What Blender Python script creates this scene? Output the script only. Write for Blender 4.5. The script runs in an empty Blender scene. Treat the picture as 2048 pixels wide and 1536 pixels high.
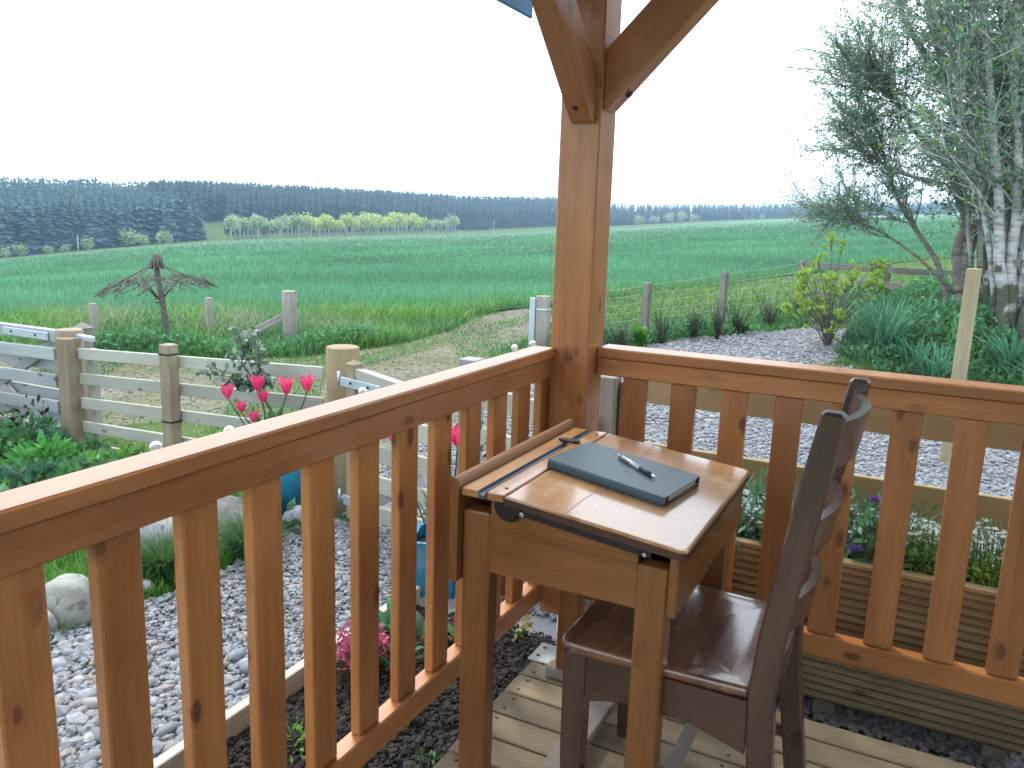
import bpy, math, random
import numpy as np
from mathutils import Matrix, Vector
random.seed(7)
rng = np.random.default_rng(11)
R = math.radians
scene = bpy.context.scene
col = scene.collection

# ------------------------------------------------------------------ camera
CAM_H = 1.28
yaw, pitch, roll = R(26.534), R(11.218), R(1.957)
cam_d = bpy.data.cameras.new('camera')
cam = bpy.data.objects.new('camera', cam_d)
col.objects.link(cam)
f_ = Vector((-math.sin(yaw)*math.cos(pitch), math.cos(yaw)*math.cos(pitch), -math.sin(pitch)))
r_ = Vector((math.cos(yaw), math.sin(yaw), 0))
u_ = r_.cross(f_)
r2 = r_*math.cos(roll) + u_*math.sin(roll)
u2 = -r_*math.sin(roll) + u_*math.cos(roll)
cam.matrix_world = Matrix(((r2.x, u2.x, -f_.x, 0), (r2.y, u2.y, -f_.y, 0), (r2.z, u2.z, -f_.z, CAM_H), (0, 0, 0, 1)))
cam_d.sensor_width = 36.0
cam_d.lens = 36.0*1622.7/2048.0
cam_d.clip_start = 0.02
cam_d.clip_end = 9000
scene.camera = cam

# ------------------------------------------------------------------ sky, sun, exposure
SUN_EL, SUN_AZ = R(52), R(-50)          # azimuth clockwise from +Y
world = bpy.data.worlds.new('World'); scene.world = world; world.use_nodes = True
wn = world.node_tree.nodes; wl = world.node_tree.links; wn.clear()
sky = wn.new('ShaderNodeTexSky'); sky.sky_type = 'NISHITA'; sky.sun_disc = False
sky.sun_elevation = SUN_EL; sky.sun_rotation = SUN_AZ
sky.air_density = 1.0; sky.dust_density = 3.0; sky.ozone_density = 1.0
mixw = wn.new('ShaderNodeMix'); mixw.data_type = 'RGBA'
mixw.inputs[0].default_value = 0.80                     # thin bright overcast over the blue
mixw.inputs[7].default_value = (7.9, 8.7, 9.6, 1)
bg = wn.new('ShaderNodeBackground'); bg.inputs[1].default_value = 0.12
wo = wn.new('ShaderNodeOutputWorld')
wl.new(sky.outputs[0], mixw.inputs[6]); wl.new(mixw.outputs[2], bg.inputs[0]); wl.new(bg.outputs[0], wo.inputs[0])
sun_d = bpy.data.lights.new('sun', 'SUN'); sun_d.energy = 1.1; sun_d.angle = R(14); sun_d.color = (1.0, 0.95, 0.87)
sun = bpy.data.objects.new('sun', sun_d); col.objects.link(sun)
sd = Vector((math.sin(SUN_AZ)*math.cos(SUN_EL), math.cos(SUN_AZ)*math.cos(SUN_EL), math.sin(SUN_EL)))
sun.rotation_euler = sd.to_track_quat('Z', 'Y').to_euler()
scene.view_settings.view_transform = 'Standard'; scene.view_settings.look = 'None'
scene.view_settings.gamma = 1.0; scene.view_settings.use_curve_mapping = False
scene.view_settings.exposure = 1.48
scene.render.engine = 'CYCLES'
scene.cycles.use_adaptive_sampling = True; scene.cycles.adaptive_threshold = 0.02
scene.cycles.max_bounces = 6; scene.cycles.diffuse_bounces = 3; scene.cycles.glossy_bounces = 3
scene.cycles.transmission_bounces = 5; scene.cycles.volume_bounces = 0; scene.cycles.transparent_max_bounces = 6

# ------------------------------------------------------------------ helpers: objects
WM = {}                                   # world matrices of roots and parts
def setp(o, label=None, cat=None, group=None, kind=None):
    if label: o['label'] = label
    if cat: o['category'] = cat
    if group: o['group'] = group
    if kind: o['kind'] = kind
    return o
def place(o, M, parent=None):
    WM[o.name] = M
    if parent is not None:
        o.parent = parent
        o.matrix_basis = WM[parent.name].inverted() @ M
    else:
        o.matrix_basis = M
    return o
def thing(name, label, cat, loc=(0, 0, 0), group=None, rz=0.0):
    o = bpy.data.objects.new(name, None); o.empty_display_size = 0.1; col.objects.link(o)
    place(o, Matrix.Translation(Vector(loc)) @ Matrix.Rotation(rz, 4, 'Z'))
    return setp(o, label, cat, group)
def link(name, mesh, M=None, parent=None):
    o = bpy.data.objects.new(name, mesh); col.objects.link(o)
    return place(o, M if M is not None else Matrix.Identity(4), parent)
def copy_tree(o, M, parent=None):
    c = o.copy(); col.objects.link(c)
    old = WM[o.name]
    c.parent = None
    place(c, M, parent)
    for ch in list(o.children):
        copy_tree(ch, M @ old.inverted() @ WM[ch.name], c)
    return c

class MB:
    """collects faces, then becomes one mesh"""
    def __init__(s): s.v = []; s.f = []; s.smooth = []
    def add(s, vs, fs, smooth=False):
        b = len(s.v); s.v += [tuple(p) for p in vs]
        s.f += [tuple(b+i for i in f) for f in fs]; s.smooth += [smooth]*len(fs)
        return s
    def cbox(s, lx, ly, lz, c=0.003, M=None):
        """chamfered box centred at 0"""
        hx, hy, hz = lx/2, ly/2, lz/2; c = min(c, hx*.8, hy*.8, hz*.8)
        vs = []; idx = {}
        for sx in (-1, 1):
            for sy in (-1, 1):
                for sz in (-1, 1):
                    for a in range(3):
                        p = [sx*(hx-c), sy*(hy-c), sz*(hz-c)]
                        p[a] = (sx*hx, sy*hy, sz*hz)[a]
                        idx[(sx, sy, sz, a)] = len(vs); vs.append(p)
        fs = []
        for a in range(3):
            b, d = (a+1) % 3, (a+2) % 3
            for sg in (-1, 1):
                q = []
                for (tb, td) in ((-1, -1), (1, -1), (1, 1), (-1, 1)):
                    k = [0, 0, 0]; k[a] = sg; k[b] = tb; k[d] = td; q.append(idx[(*k, a)])
                fs.append(q if sg > 0 else q[::-1])
            for sb in (-1, 1):
                for sd_ in (-1, 1):
                    k0 = [0, 0, 0]; k0[a] = -1; k0[b] = sb; k0[d] = sd_
                    k1 = list(k0); k1[a] = 1
                    q = [idx[(*k0, b)], idx[(*k1, b)], idx[(*k1, d)], idx[(*k0, d)]]
                    fs.append(q if sb*sd_ < 0 else q[::-1])
        for sx in (-1, 1):
            for sy in (-1, 1):
                for sz in (-1, 1):
                    q = [idx[(sx, sy, sz, 0)], idx[(sx, sy, sz, 1)], idx[(sx, sy, sz, 2)]]
                    fs.append(q if sx*sy*sz > 0 else q[::-1])
        if M is not None: vs = [M @ Vector(p) for p in vs]
        return s.add(vs, fs)
    def tube(s, pts, rad, n=8, cap=True, smooth=True):
        pts = [Vector(p) for p in pts]
        rr = rad if hasattr(rad, '__len__') else [rad]*len(pts)
        vs = []; fs = []
        t0 = (pts[1]-pts[0]).normalized()
        a = t0.orthogonal().normalized()
        for i, p in enumerate(pts):
            t = (pts[min(i+1, len(pts)-1)]-pts[max(i-1, 0)]).normalized()
            a = (a - t*a.dot(t))
            a = a.normalized() if a.length > 1e-6 else t.orthogonal().normalized()
            b = t.cross(a)
            for k in range(n):
                th = 2*math.pi*k/n
                vs.append(p + (a*math.cos(th)+b*math.sin(th))*rr[i])
        for i in range(len(pts)-1):
            for k in range(n):
                k2 = (k+1) % n
                fs.append((i*n+k, i*n+k2, (i+1)*n+k2, (i+1)*n+k))
        s.add(vs, fs, smooth)
        if cap:
            b = len(s.v)-len(vs)
            s.f.append(tuple(b+k for k in range(n))[::-1]); s.smooth.append(False)
            e = b+(len(pts)-1)*n
            s.f.append(tuple(e+k for k in range(n))); s.smooth.append(False)
        return s
    def lathe(s, prof, n=24, smooth=True, cx=0, cy=0, sq=None):
        vs = []; fs = []
        for (r, z) in prof:
            for k in range(n):
                th = 2*math.pi*k/n
                vs.append((cx+r*math.cos(th), cy+r*math.sin(th), z))
        for i in range(len(prof)-1):
            for k in range(n):
                k2 = (k+1) % n
                fs.append((i*n+k, i*n+k2, (i+1)*n+k2, (i+1)*n+k))
        return s.add(vs, fs, smooth)
    def prism(s, poly, z0, z1, M=None):
        n = len(poly)
        vs = [(x, y, z0) for x, y in poly]+[(x, y, z1) for x, y in poly]
        if M is not None: vs = [M @ Vector(p) for p in vs]
        fs = [tuple(range(n))[::-1], tuple(range(n, 2*n))]
        fs += [(i, (i+1) % n, n+(i+1) % n, n+i) for i in range(n)]
        return s.add(vs, fs)
    def mesh(s, name, mat):
        me = bpy.data.meshes.new(name); me.from_pydata(s.v, [], s.f)
        me.polygons.foreach_set('use_smooth', s.smooth)
        me.materials.append(mat); me.update()
        return me
    def build(s, name, mat, parent=None, M=None, local=False):
        """vertices are world coordinates unless local; the origin moves to the middle"""
        if not local:
            c = Vector(np.mean(np.array(s.v), axis=0)); s.v = [tuple(Vector(p)-c) for p in s.v]
            M = Matrix.Translation(c)
        return link(name, s.mesh(name, mat), M, parent)

_cache = {}
def frame(p0, p1, up):
    x = (Vector(p1)-Vector(p0)).normalized(); z = Vector(up); z = (z-x*z.dot(x)).normalized(); y = z.cross(x)
    m = (Vector(p0)+Vector(p1))/2
    return Matrix(((x.x, y.x, z.x, m.x), (x.y, y.y, z.y, m.y), (x.z, y.z, z.z, m.z), (0, 0, 0, 1)))
def board(name, p0, p1, w, h, mat, parent=None, up=(0, 0, 1), ch=0.003):
    """a board from p0 to p1 (centre line); h along up, w across. Grain along local X."""
    L = (Vector(p1)-Vector(p0)).length
    key = (round(L, 3), round(w, 4), round(h, 4), ch, mat.name)
    if key not in _cache:
        _cache[key] = MB().cbox(L, w, h, ch).mesh(name, mat)
    return link(name, _cache[key], frame(p0, p1, up), parent)

def np_mesh(name, verts, faces, mat, cols=None, smooth=False):
    me = bpy.data.meshes.new(name)
    verts = np.asarray(verts, np.float32); faces = np.asarray(faces, np.int32)
    k = faces.shape[1]; m = len(faces)
    me.vertices.add(len(verts)); me.vertices.foreach_set('co', verts.ravel())
    me.loops.add(m*k); me.loops.foreach_set('vertex_index', faces.ravel())
    me.polygons.add(m); me.polygons.foreach_set('loop_start', np.arange(0, m*k, k, dtype=np.int32))
    me.polygons.foreach_set('use_smooth', np.full(m, smooth))
    if cols is not None:
        at = me.color_attributes.new('Col', 'FLOAT_COLOR', 'POINT')
        c4 = np.ones((len(verts), 4), np.float32); c4[:, :3] = cols
        at.data.foreach_set('color', c4.ravel())
    me.materials.append(mat); me.update(calc_edges=True)
    return me

# ------------------------------------------------------------------ helpers: materials
def newmat(name):
    m = bpy.data.materials.new(name); m.use_nodes = True
    nt = m.node_tree; b = nt.nodes['Principled BSDF']
    return m, nt, b
def N(nt, t, **kw):
    n = nt.nodes.new(t)
    for k, v in kw.items(): setattr(n, k, v)
    return n
def mixc(nt, a, b, fac, mode='MIX'):
    n = N(nt, 'ShaderNodeMix', data_type='RGBA', blend_type=mode)
    for sock, val in ((n.inputs[6], a), (n.inputs[7], b), (n.inputs[0], fac)):
        if hasattr(val, 'is_linked') or hasattr(val, 'links'): nt.links.new(val, sock)
        elif hasattr(val, '__len__'): sock.default_value = (*val[:3], 1)
        else: sock.default_value = val
    return n.outputs[2]
def ramp(nt, src, stops):
    n = N(nt, 'ShaderNodeValToRGB'); nt.links.new(src, n.inputs[0])
    el = n.color_ramp.elements
    while len(el) < len(stops): el.new(0.5)
    for e, (p, c) in zip(el, stops):
        e.position = p; e.color = (*c[:3], 1) if hasattr(c, '__len__') else (c, c, c, 1)
    return n.outputs[0]
def noise(nt, vec, scale, detail=3, rough=0.55, dist=0.0):
    n = N(nt, 'ShaderNodeTexNoise'); n.inputs['Scale'].default_value = scale
    n.inputs['Detail'].default_value = detail; n.inputs['Roughness'].default_value = rough
    n.inputs['Distortion'].default_value = dist
    if vec is not None: nt.links.new(vec, n.inputs['Vector'])
    return n.outputs[0]
def math_(nt, op, a, b=None, clamp=False):
    n = N(nt, 'ShaderNodeMath', operation=op); n.use_clamp = clamp
    for i, v in enumerate((a, b)):
        if v is None: continue
        if hasattr(v, 'links'): nt.links.new(v, n.inputs[i])
        else: n.inputs[i].default_value = v
    return n.outputs[0]
def bump(nt, b, h, strength=0.3, dist=0.01):
    n = N(nt, 'ShaderNodeBump'); n.inputs['Strength'].default_value = strength; n.inputs['Distance'].default_value = dist
    nt.links.new(h, n.inputs['Height']); nt.links.new(n.outputs[0], b.inputs['Normal'])

def wood(name, light, dark, knot, rough=0.5, knots=0.5, grain=1.0, spec=0.5, coat=0.0, wear=None, gscale=1.0, wearsc=9.0):
    """timber whose grain runs along the object's local X"""
    m, nt, b = newmat(name)
    tc = N(nt, 'ShaderNodeTexCoord'); oi = N(nt, 'ShaderNodeObjectInfo')
    off = N(nt, 'ShaderNodeVectorMath', operation='SCALE'); off.inputs[0].default_value = (17.3, 9.1, 5.7)
    nt.links.new(oi.outputs['Random'], off.inputs['Scale'])
    ad = N(nt, 'ShaderNodeVectorMath', operation='ADD')
    nt.links.new(tc.outputs['Object'], ad.inputs[0]); nt.links.new(off.outputs[0], ad.inputs[1])
    P = ad.outputs[0]
    # knots: sparse voronoi cells, longer along the grain
    mk = N(nt, 'ShaderNodeMapping'); mk.inputs['Scale'].default_value = (7.5*gscale, 15*gscale, 15*gscale); nt.links.new(P, mk.inputs[0])
    vo = N(nt, 'ShaderNodeTexVoronoi'); vo.inputs['Scale'].default_value = 1.0; nt.links.new(mk.outputs[0], vo.inputs['Vector'])
    sep = N(nt, 'ShaderNodeSeparateColor'); nt.links.new(vo.outputs['Color'], sep.inputs[0])
    keep = math_(nt, 'LESS_THAN', sep.outputs[0], knots)
    near = math_(nt, 'SUBTRACT', 1.0, math_(nt, 'MULTIPLY', vo.outputs['Distance'], 2.3), True)
    near = math_(nt, 'MULTIPLY', near, keep)
    # grain streaks bent round the knots
    mg = N(nt, 'ShaderNodeMapping'); mg.inputs['Scale'].default_value = (1.6*gscale, 26*gscale, 26*gscale); nt.links.new(P, mg.inputs[0])
    gx = N(nt, 'ShaderNodeVectorMath', operation='ADD'); nt.links.new(mg.outputs[0], gx.inputs[0])
    cm = N(nt, 'ShaderNodeCombineXYZ'); k2 = math_(nt, 'MULTIPLY', math_(nt, 'MULTIPLY', near, near), 2.2)
    nt.links.new(k2, cm.inputs[1]); nt.links.new(k2, cm.inputs[2]); nt.links.new(cm.outputs[0], gx.inputs[1])
    g1 = noise(nt, gx.outputs[0], 1.0, 4, 0.6, 0.25)
    mg2 = N(nt, 'ShaderNodeMapping'); mg2.inputs['Scale'].default_value = (5, 150*gscale, 150*gscale); nt.links.new(P, mg2.inputs[0])
    g2 = noise(nt, mg2.outputs[0], 1.0, 2, 0.5)
    big = noise(nt, P, 3.0, 3, 0.5)
    t = math_(nt, 'ADD', math_(nt, 'MULTIPLY', g1, 0.9*grain), math_(nt, 'MULTIPLY', g2, 0.35*grain))
    t = math_(nt, 'ADD', t, math_(nt, 'MULTIPLY', big, 0.75))
    t = math_(nt, 'SUBTRACT', t, 0.45*grain + 0.2)
    c = ramp(nt, t, [(0.18, dark), (0.62, light)])
    hs = N(nt, 'ShaderNodeHueSaturation')
    v = math_(nt, 'ADD', math_(nt, 'MULTIPLY', oi.outputs['Random'], 0.30), 0.85); nt.links.new(v, hs.inputs['Value']); nt.links.new(c, hs.inputs['Color'])
    c = hs.outputs[0]
    kr = ramp(nt, near, [(0.36, 0.0), (0.50, 0.28), (0.57, 0.16), (0.66, 0.75), (0.78, 1.0)])
    c = mixc(nt, c, knot, kr)
    rr = math_(nt, 'ADD', math_(nt, 'MULTIPLY', g1, 0.25), rough-0.12)
    if wear:
        w = ramp(nt, noise(nt, tc.outputs['Object'], wearsc, 6, 0.7, 0.4), [(0.50, 0.0), (0.66, 1.0)])
        w = math_(nt, 'MULTIPLY', w, 0.55)
        c = mixc(nt, c, wear, w)
        rr = math_(nt, 'ADD', rr, math_(nt, 'MULTIPLY', w, 0.2))
    nt.links.new(c, b.inputs['Base Color']); nt.links.new(rr, b.inputs['Roughness'])
    b.inputs['Specular IOR Level'].default_value = spec
    b.inputs['Coat Weight'].default_value = coat; b.inputs['Coat Roughness'].default_value = 0.13; b.inputs['Coat IOR'].default_value = 1.6
    hh = math_(nt, 'ADD', math_(nt, 'MULTIPLY', g2, 0.6), g1)
    bump(nt, b, hh, 0.25, 0.0016)
    return m

def plain(name, c, rough=0.5, metal=0.0, c2=None, sc=20, bumpd=0.0, spec=0.5, coat=0):
    m, nt, b = newmat(name)
    tc = N(nt, 'ShaderNodeTexCoord')
    n = noise(nt, tc.outputs['Object'], sc, 5, 0.6)
    c2 = c2 or tuple(x*0.75 for x in c)
    nt.links.new(ramp(nt, n, [(0.3, c2), (0.7, c)]), b.inputs['Base Color'])
    nt.links.new(math_(nt, 'ADD', math_(nt, 'MULTIPLY', n, 0.2), rough-0.1), b.inputs['Roughness'])
    b.inputs['Metallic'].default_value = metal; b.inputs['Specular IOR Level'].default_value = spec
    b.inputs['Coat Weight'].default_value = coat
    if bumpd: bump(nt, b, n, 0.5, bumpd)
    return m

def rockmat(name, c, c2, sc):
    m, nt, b = newmat(name); tc = N(nt, 'ShaderNodeTexCoord')
    n1 = noise(nt, tc.outputs['Object'], sc, 6, 0.65); n2 = noise(nt, tc.outputs['Object'], sc*7, 4, 0.7); n3 = noise(nt, tc.outputs['Object'], sc*2.2, 5, 0.7, 0.6)
    c_ = ramp(nt, math_(nt, 'ADD', math_(nt, 'MULTIPLY', n1, 0.6), math_(nt, 'MULTIPLY', n2, 0.4)), [(0.36, c2), (0.62, c)])
    c_ = mixc(nt, c_, tuple(v*0.42 for v in c2), ramp(nt, n3, [(0.56, 0.0), (0.64, 0.8)]))
    c_ = mixc(nt, c_, (0.50, 0.52, 0.42), math_(nt, 'MULTIPLY', ramp(nt, n2, [(0.62, 0.0), (0.70, 1.0)]), 0.4))
    nt.links.new(c_, b.inputs['Base Color']); b.inputs['Roughness'].default_value = 0.85; b.inputs['Specular IOR Level'].default_value = 0.25
    bump(nt, b, math_(nt, 'ADD', n1, math_(nt, 'MULTIPLY', n2, 0.4)), 0.7, 0.012)
    return m
def leafmat(name, trans=0.35, rough=0.5, tint=(1, 1, 1)):
    """foliage: colour from the mesh's own per-leaf colours, some light passes through"""
    m, nt, b = newmat(name)
    a = N(nt, 'ShaderNodeAttribute', attribute_name='Col')
    c = mixc(nt, a.outputs['Color'], tint, 1.0, 'MULTIPLY')
    nt.links.new(c, b.inputs['Base Color']); b.inputs['Roughness'].default_value = rough
    b.inputs['Specular IOR Level'].default_value = 0.3
    tr = N(nt, 'ShaderNodeBsdfTranslucent'); nt.links.new(c, tr.inputs[0])
    mx = N(nt, 'ShaderNodeMixShader'); mx.inputs[0].default_value = trans
    out = nt.nodes['Material Output']
    nt.links.new(b.outputs[0], mx.inputs[1]); nt.links.new(tr.outputs[0], mx.inputs[2]); nt.links.new(mx.outputs[0], out.inputs[0])
    return m
def stonemat(name, bumpd=0.004, sc=60, rough=0.7):
    m, nt, b = newmat(name)
    a = N(nt, 'ShaderNodeAttribute', attribute_name='Col'); tc = N(nt, 'ShaderNodeTexCoord')
    n = noise(nt, tc.outputs['Object'], sc, 4, 0.6)
    c = mixc(nt, a.outputs['Color'], ramp(nt, n, [(0.3, 0.65), (0.7, 1.15)]), 1.0, 'MULTIPLY')
    nt.links.new(c, b.inputs['Base Color']); b.inputs['Roughness'].default_value = rough
    return m

STAIN = wood('stained_timber', (0.475, 0.198, 0.061), (0.315, 0.118, 0.033), (0.13, 0.045, 0.018), 0.40, 0.46, 0.95, 0.5, 0.25)
PINE = wood('pale_pine', (0.47, 0.38, 0.215), (0.38, 0.295, 0.155), (0.17, 0.11, 0.06), 0.7, 0.45, 0.6, 0.25)
FENCE = wood('treated_fence_timber', (0.44, 0.445, 0.385), (0.34, 0.345, 0.29), (0.17, 0.15, 0.11), 0.75, 0.3, 0.6, 0.2)
GATEW = wood('silvered_gate_timber', (0.42, 0.44, 0.45), (0.31, 0.33, 0.34), (0.13, 0.12, 0.11), 0.75, 0.25, 0.7, 0.2)
POSTW = wood('brown_post_timber', (0.345, 0.29, 0.205), (0.22, 0.175, 0.12), (0.13, 0.09, 0.06), 0.75, 0.3, 0.9, 0.2)
OLDW = wood('weathered_post_timber', (0.34, 0.32, 0.28), (0.22, 0.20, 0.175), (0.12, 0.10, 0.09), 0.85, 0.15, 1.0, 0.15)
DECKW = wood('deck_timber', (0.38, 0.305, 0.20), (0.255, 0.20, 0.13), (0.16, 0.11, 0.07), 0.6, 0.28, 0.9, 0.3)
DESKW = wood('varnished_desk_wood', (0.285, 0.122, 0.036), (0.17, 0.068, 0.020), (0.10, 0.04, 0.015), 0.36, 0.08, 1.0, 0.5, 0.2, gscale=0.8)
LIDW = wood('worn_desk_lid_wood', (0.47, 0.235, 0.072), (0.32, 0.145, 0.042), (0.20, 0.09, 0.035), 0.30, 0.05, 1.0, 0.6, 1.0, wear=(0.50, 0.33, 0.18), gscale=0.8)
EDGEW = wood('dark_edge_wood', (0.11, 0.05, 0.028), (0.065, 0.03, 0.018), (0.04, 0.02, 0.01), 0.5, 0.1, 0.8)
CHAIRW = wood('dark_chair_wood', (0.100, 0.052, 0.036), (0.054, 0.028, 0.020), (0.03, 0.017, 0.012), 0.34, 0.05, 1.0, 0.5, 0.4)
SEATW = wood('worn_chair_seat', (0.215, 0.098, 0.050), (0.085, 0.038, 0.022), (0.03, 0.017, 0.012), 0.24, 0.04, 1.3, 0.6, 1.0)
GREYW = wood('grey_footrest_wood', (0.36, 0.32, 0.28), (0.25, 0.215, 0.185), (0.12, 0.1, 0.08), 0.7, 0.1, 0.9, 0.3)
GROOVED = wood('grooved_deck_board', (0.30, 0.245, 0.13), (0.17, 0.125, 0.07), (0.12, 0.085, 0.05), 0.7, 0.2, 0.8, 0.3)
EDGING = wood('pale_edging_timber', (0.62, 0.58, 0.48), (0.46, 0.42, 0.34), (0.26, 0.21, 0.15), 0.7, 0.3, 0.9, 0.25)
TWIG = plain('grey_twig_bark', (0.17, 0.15, 0.135), 0.85, 0, (0.06, 0.052, 0.045), 40)
GALV = plain('galvanised_steel', (0.62, 0.68, 0.74), 0.45, 0.6, (0.46, 0.53, 0.62), 30)
BLACKM = plain('blackened_iron', (0.035, 0.034, 0.036), 0.5, 0.4, (0.018, 0.017, 0.018), 50)
STEEL = plain('bright_steel', (0.7, 0.71, 0.72), 0.3, 0.9)
WIRE = plain('fence_wire', (0.45, 0.48, 0.5), 0.5, 0.5)
INKGROOVE = plain('ink_stained_groove', (0.10, 0.13, 0.17), 0.35, 0, (0.03, 0.035, 0.05), 60, coat=0.4)
COVER = plain('charcoal_notebook_cover', (0.045, 0.088, 0.105), 0.42, 0, (0.037, 0.074, 0.090), 300, 0.0002)  # base colour raised toward teal to hold the sky's reflection
PAPER = plain('notebook_paper', (0.72, 0.62, 0.47), 0.8, 0, (0.55, 0.46, 0.33), 200)
RUBBER = plain('black_rubber', (0.02, 0.022, 0.025), 0.5)
PENW = plain('silver_pen_barrel', (0.62, 0.66, 0.72), 0.3, 0.3, (0.55, 0.58, 0.64))
BLUEGLAZE = plain('turquoise_blue_glaze', (0.012, 0.235, 0.40), 0.22, 0, (0.008, 0.15, 0.29), 7, coat=0.6)
BLUEROOF = plain('blue_roof_sheet', (0.030, 0.20, 0.42), 0.4, 0, (0.024, 0.16, 0.34), 4)
TERRACOTTA = plain('terracotta', (0.42, 0.15, 0.08), 0.8)
LEAF = leafmat('leaf_material', 0.35)
TREELEAF = leafmat('tree_leaf_material', 0.5)
BLADE = leafmat('grass_blade_material', 0.30, 0.55)
NEEDLE = leafmat('conifer_needles', 0.08, 0.7)
PETAL = leafmat('petal_material', 0.4, 0.45)
STONE = stonemat('pebble_stone')

# ------------------------------------------------------------------ terrain
AZ_PX = np.array([0, 400, 700, 950, 1240, 1660, 2048], float)
AZ = np.degrees(np.arctan((AZ_PX-1024)/1622.7)) - 26.5
AZ_FULL = np.array([-180, -120, *AZ, 60, 120, 180.0])
D_FULL = np.array([200, 220, 250, 280, 340, 440, 560, 800, 850, 700, 300, 200.0])
Z_FULL = np.array([-4, -8, -12.4, -7.9, -6.1, -4.3, 1.8, 16.6, 27, 20, 2, -4.0])
D0 = 12.0
def sstep(a, b, x):
    t = np.clip((x-a)/(b-a), 0, 1); return t*t*(3-2*t)
def farD(az): return np.interp(az, AZ_FULL, D_FULL)
def terr(x, y):
    x = np.asarray(x, float); y = np.asarray(y, float)
    d = np.hypot(x, y); az = np.degrees(np.arctan2(x, y))
    D = farD(az); zf = np.interp(az, AZ_FULL, Z_FULL)
    t = np.clip((d-D0)/(D-D0), 0, None)
    z = -0.2 + (zf+0.2)*np.minimum(t, 1)
    e = np.clip(d-D, 0, None)
    z = z + np.interp(e, [0, 25, 130, 260, 700, 3000], [0, 1.2, 10.5, 13, 10, -10]) * np.interp(az, [-62, -45, -20, 0, 20], [1, 1, .9, .6, .6])
    bank = 0.52*sstep(8.2, 11.3, y)*sstep(-1.9, 0.4, x)*(1-sstep(14, 30, y)*0.6)
    dip = -0.10*sstep(-3.0, -4.8, x)*sstep(6, 3, y)*0.5
    return z + bank + dip
def polar(d, az):
    a = np.radians(az); return d*np.sin(a), d*np.cos(a)
def tz(x, y): return float(terr(x, y))

def groundmat(name, stops, sc=2.0, sc2=30, rough=0.95, bd=0.02):
    m, nt, b = newmat(name)
    tc = N(nt, 'ShaderNodeTexCoord')
    n1 = noise(nt, tc.outputs['Object'], sc, 6, 0.6); n2 = noise(nt, tc.outputs['Object'], sc2, 4, 0.65)
    t = math_(nt, 'ADD', math_(nt, 'MULTIPLY', n1, 0.55), math_(nt, 'MULTIPLY', n2, 0.45))
    nt.links.new(ramp(nt, t, stops), b.inputs['Base Color'])
    b.inputs['Roughness'].default_value = rough; b.inputs['Specular IOR Level'].default_value = 0.15
    bump(nt, b, n2, 0.6, bd)
    return m
G_GRASS = groundmat('rough_grass_ground', [(0.32, (0.045, 0.065, 0.02)), (0.55, (0.075, 0.13, 0.03)), (0.72, (0.12, 0.13, 0.055))], 1.2, 25)
G_TRACK = groundmat('stony_track', [(0.36, (0.075, 0.115, 0.035)), (0.46, (0.135, 0.145, 0.075)), (0.54, (0.165, 0.160, 0.115)), (0.68, (0.23, 0.225, 0.185))], 1.4, 40, 0.95, 0.015)
G_GRAVEL = groundmat('gravel_bed', [(0.35, (0.15, 0.16, 0.175)), (0.6, (0.23, 0.24, 0.255))], 3, 70, 0.9, 0.01)
G_SOIL = groundmat('dark_soil', [(0.35, (0.010, 0.008, 0.007)), (0.65, (0.045, 0.036, 0.03))], 4, 60, 0.95, 0.02)
G_LAWN = groundmat('lawn_ground', [(0.3, (0.03, 0.07, 0.012)), (0.7, (0.07, 0.15, 0.025))], 3, 40)
G_BED = groundmat('planted_bed_ground', [(0.35, (0.02, 0.024, 0.012)), (0.65, (0.05, 0.075, 0.025))], 3, 40)

def field_material():
    m, nt, b = newmat('young_wheat')
    tc = N(nt, 'ShaderNodeTexCoord')
    mp = N(nt, 'ShaderNodeMapping'); mp.inputs['Rotation'].default_value = (0, 0, R(-62)); mp.inputs['Scale'].default_value = (0.18, 1.9, 1)
    nt.links.new(tc.outputs['Object'], mp.inputs[0])
    n1 = noise(nt, mp.outputs[0], 1.0, 5, 0.6); n2 = noise(nt, tc.outputs['Object'], 0.035, 4, 0.6)
    n3 = noise(nt, tc.outputs['Object'], 9, 3, 0.7)
    t = math_(nt, 'ADD', math_(nt, 'ADD', math_(nt, 'MULTIPLY', n1, 0.42), math_(nt, 'MULTIPLY', n2, 0.40)), math_(nt, 'MULTIPLY', n3, 0.2))
    nt.links.new(ramp(nt, t, [(0.30, (0.062, 0.145, 0.080)), (0.52, (0.092, 0.200, 0.108)), (0.72, (0.130, 0.250, 0.135))]), b.inputs['Base Color'])
    b.inputs['Roughness'].default_value = 0.8; b.inputs['Specular IOR Level'].default_value = 0.25
    bump(nt, b, math_(nt, 'ADD', n1, n3), 0.6, 0.15)
    return m
G_FIELD = field_material()

def polar_sheet(name, az, rings, mat, dz=0.0):
    A = np.asarray(az); n = len(A); vs = []
    for row in rings:
        x, y = polar(row, A); vs.append(np.stack([x, y, terr(x, y)+dz], 1))
    v = np.concatenate(vs); fs = []
    for i in range(len(rings)-1):
        k = np.arange(n-1); a = i*n+k
        fs.append(np.stack([a, a+1, a+1+n, a+n], 1)[:, ::-1])
    return link(name, np_mesh(name, v, np.concatenate(fs), mat, smooth=True))
azs = np.concatenate([np.arange(-180, -66, 6), np.arange(-66, 14, 0.5), np.arange(14, 181, 6), [180]])
Dz = farD(azs); rings = []
for r0 in (0.0, 1, 2, 3.5, 5, 6.5, 8, 9, 10, 11, 12, 13, 14.5, 16, 18, 20, 23, 26, 30, 40, 60, 100, 150, 200): rings.append(np.full(len(azs), r0))
for e in (1.0, 1.02, 1.05): rings.append(Dz*e + 3)
for e in (40, 90, 140, 200, 280, 450, 800, 1600, 4000): rings.append(Dz+e)
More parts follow.
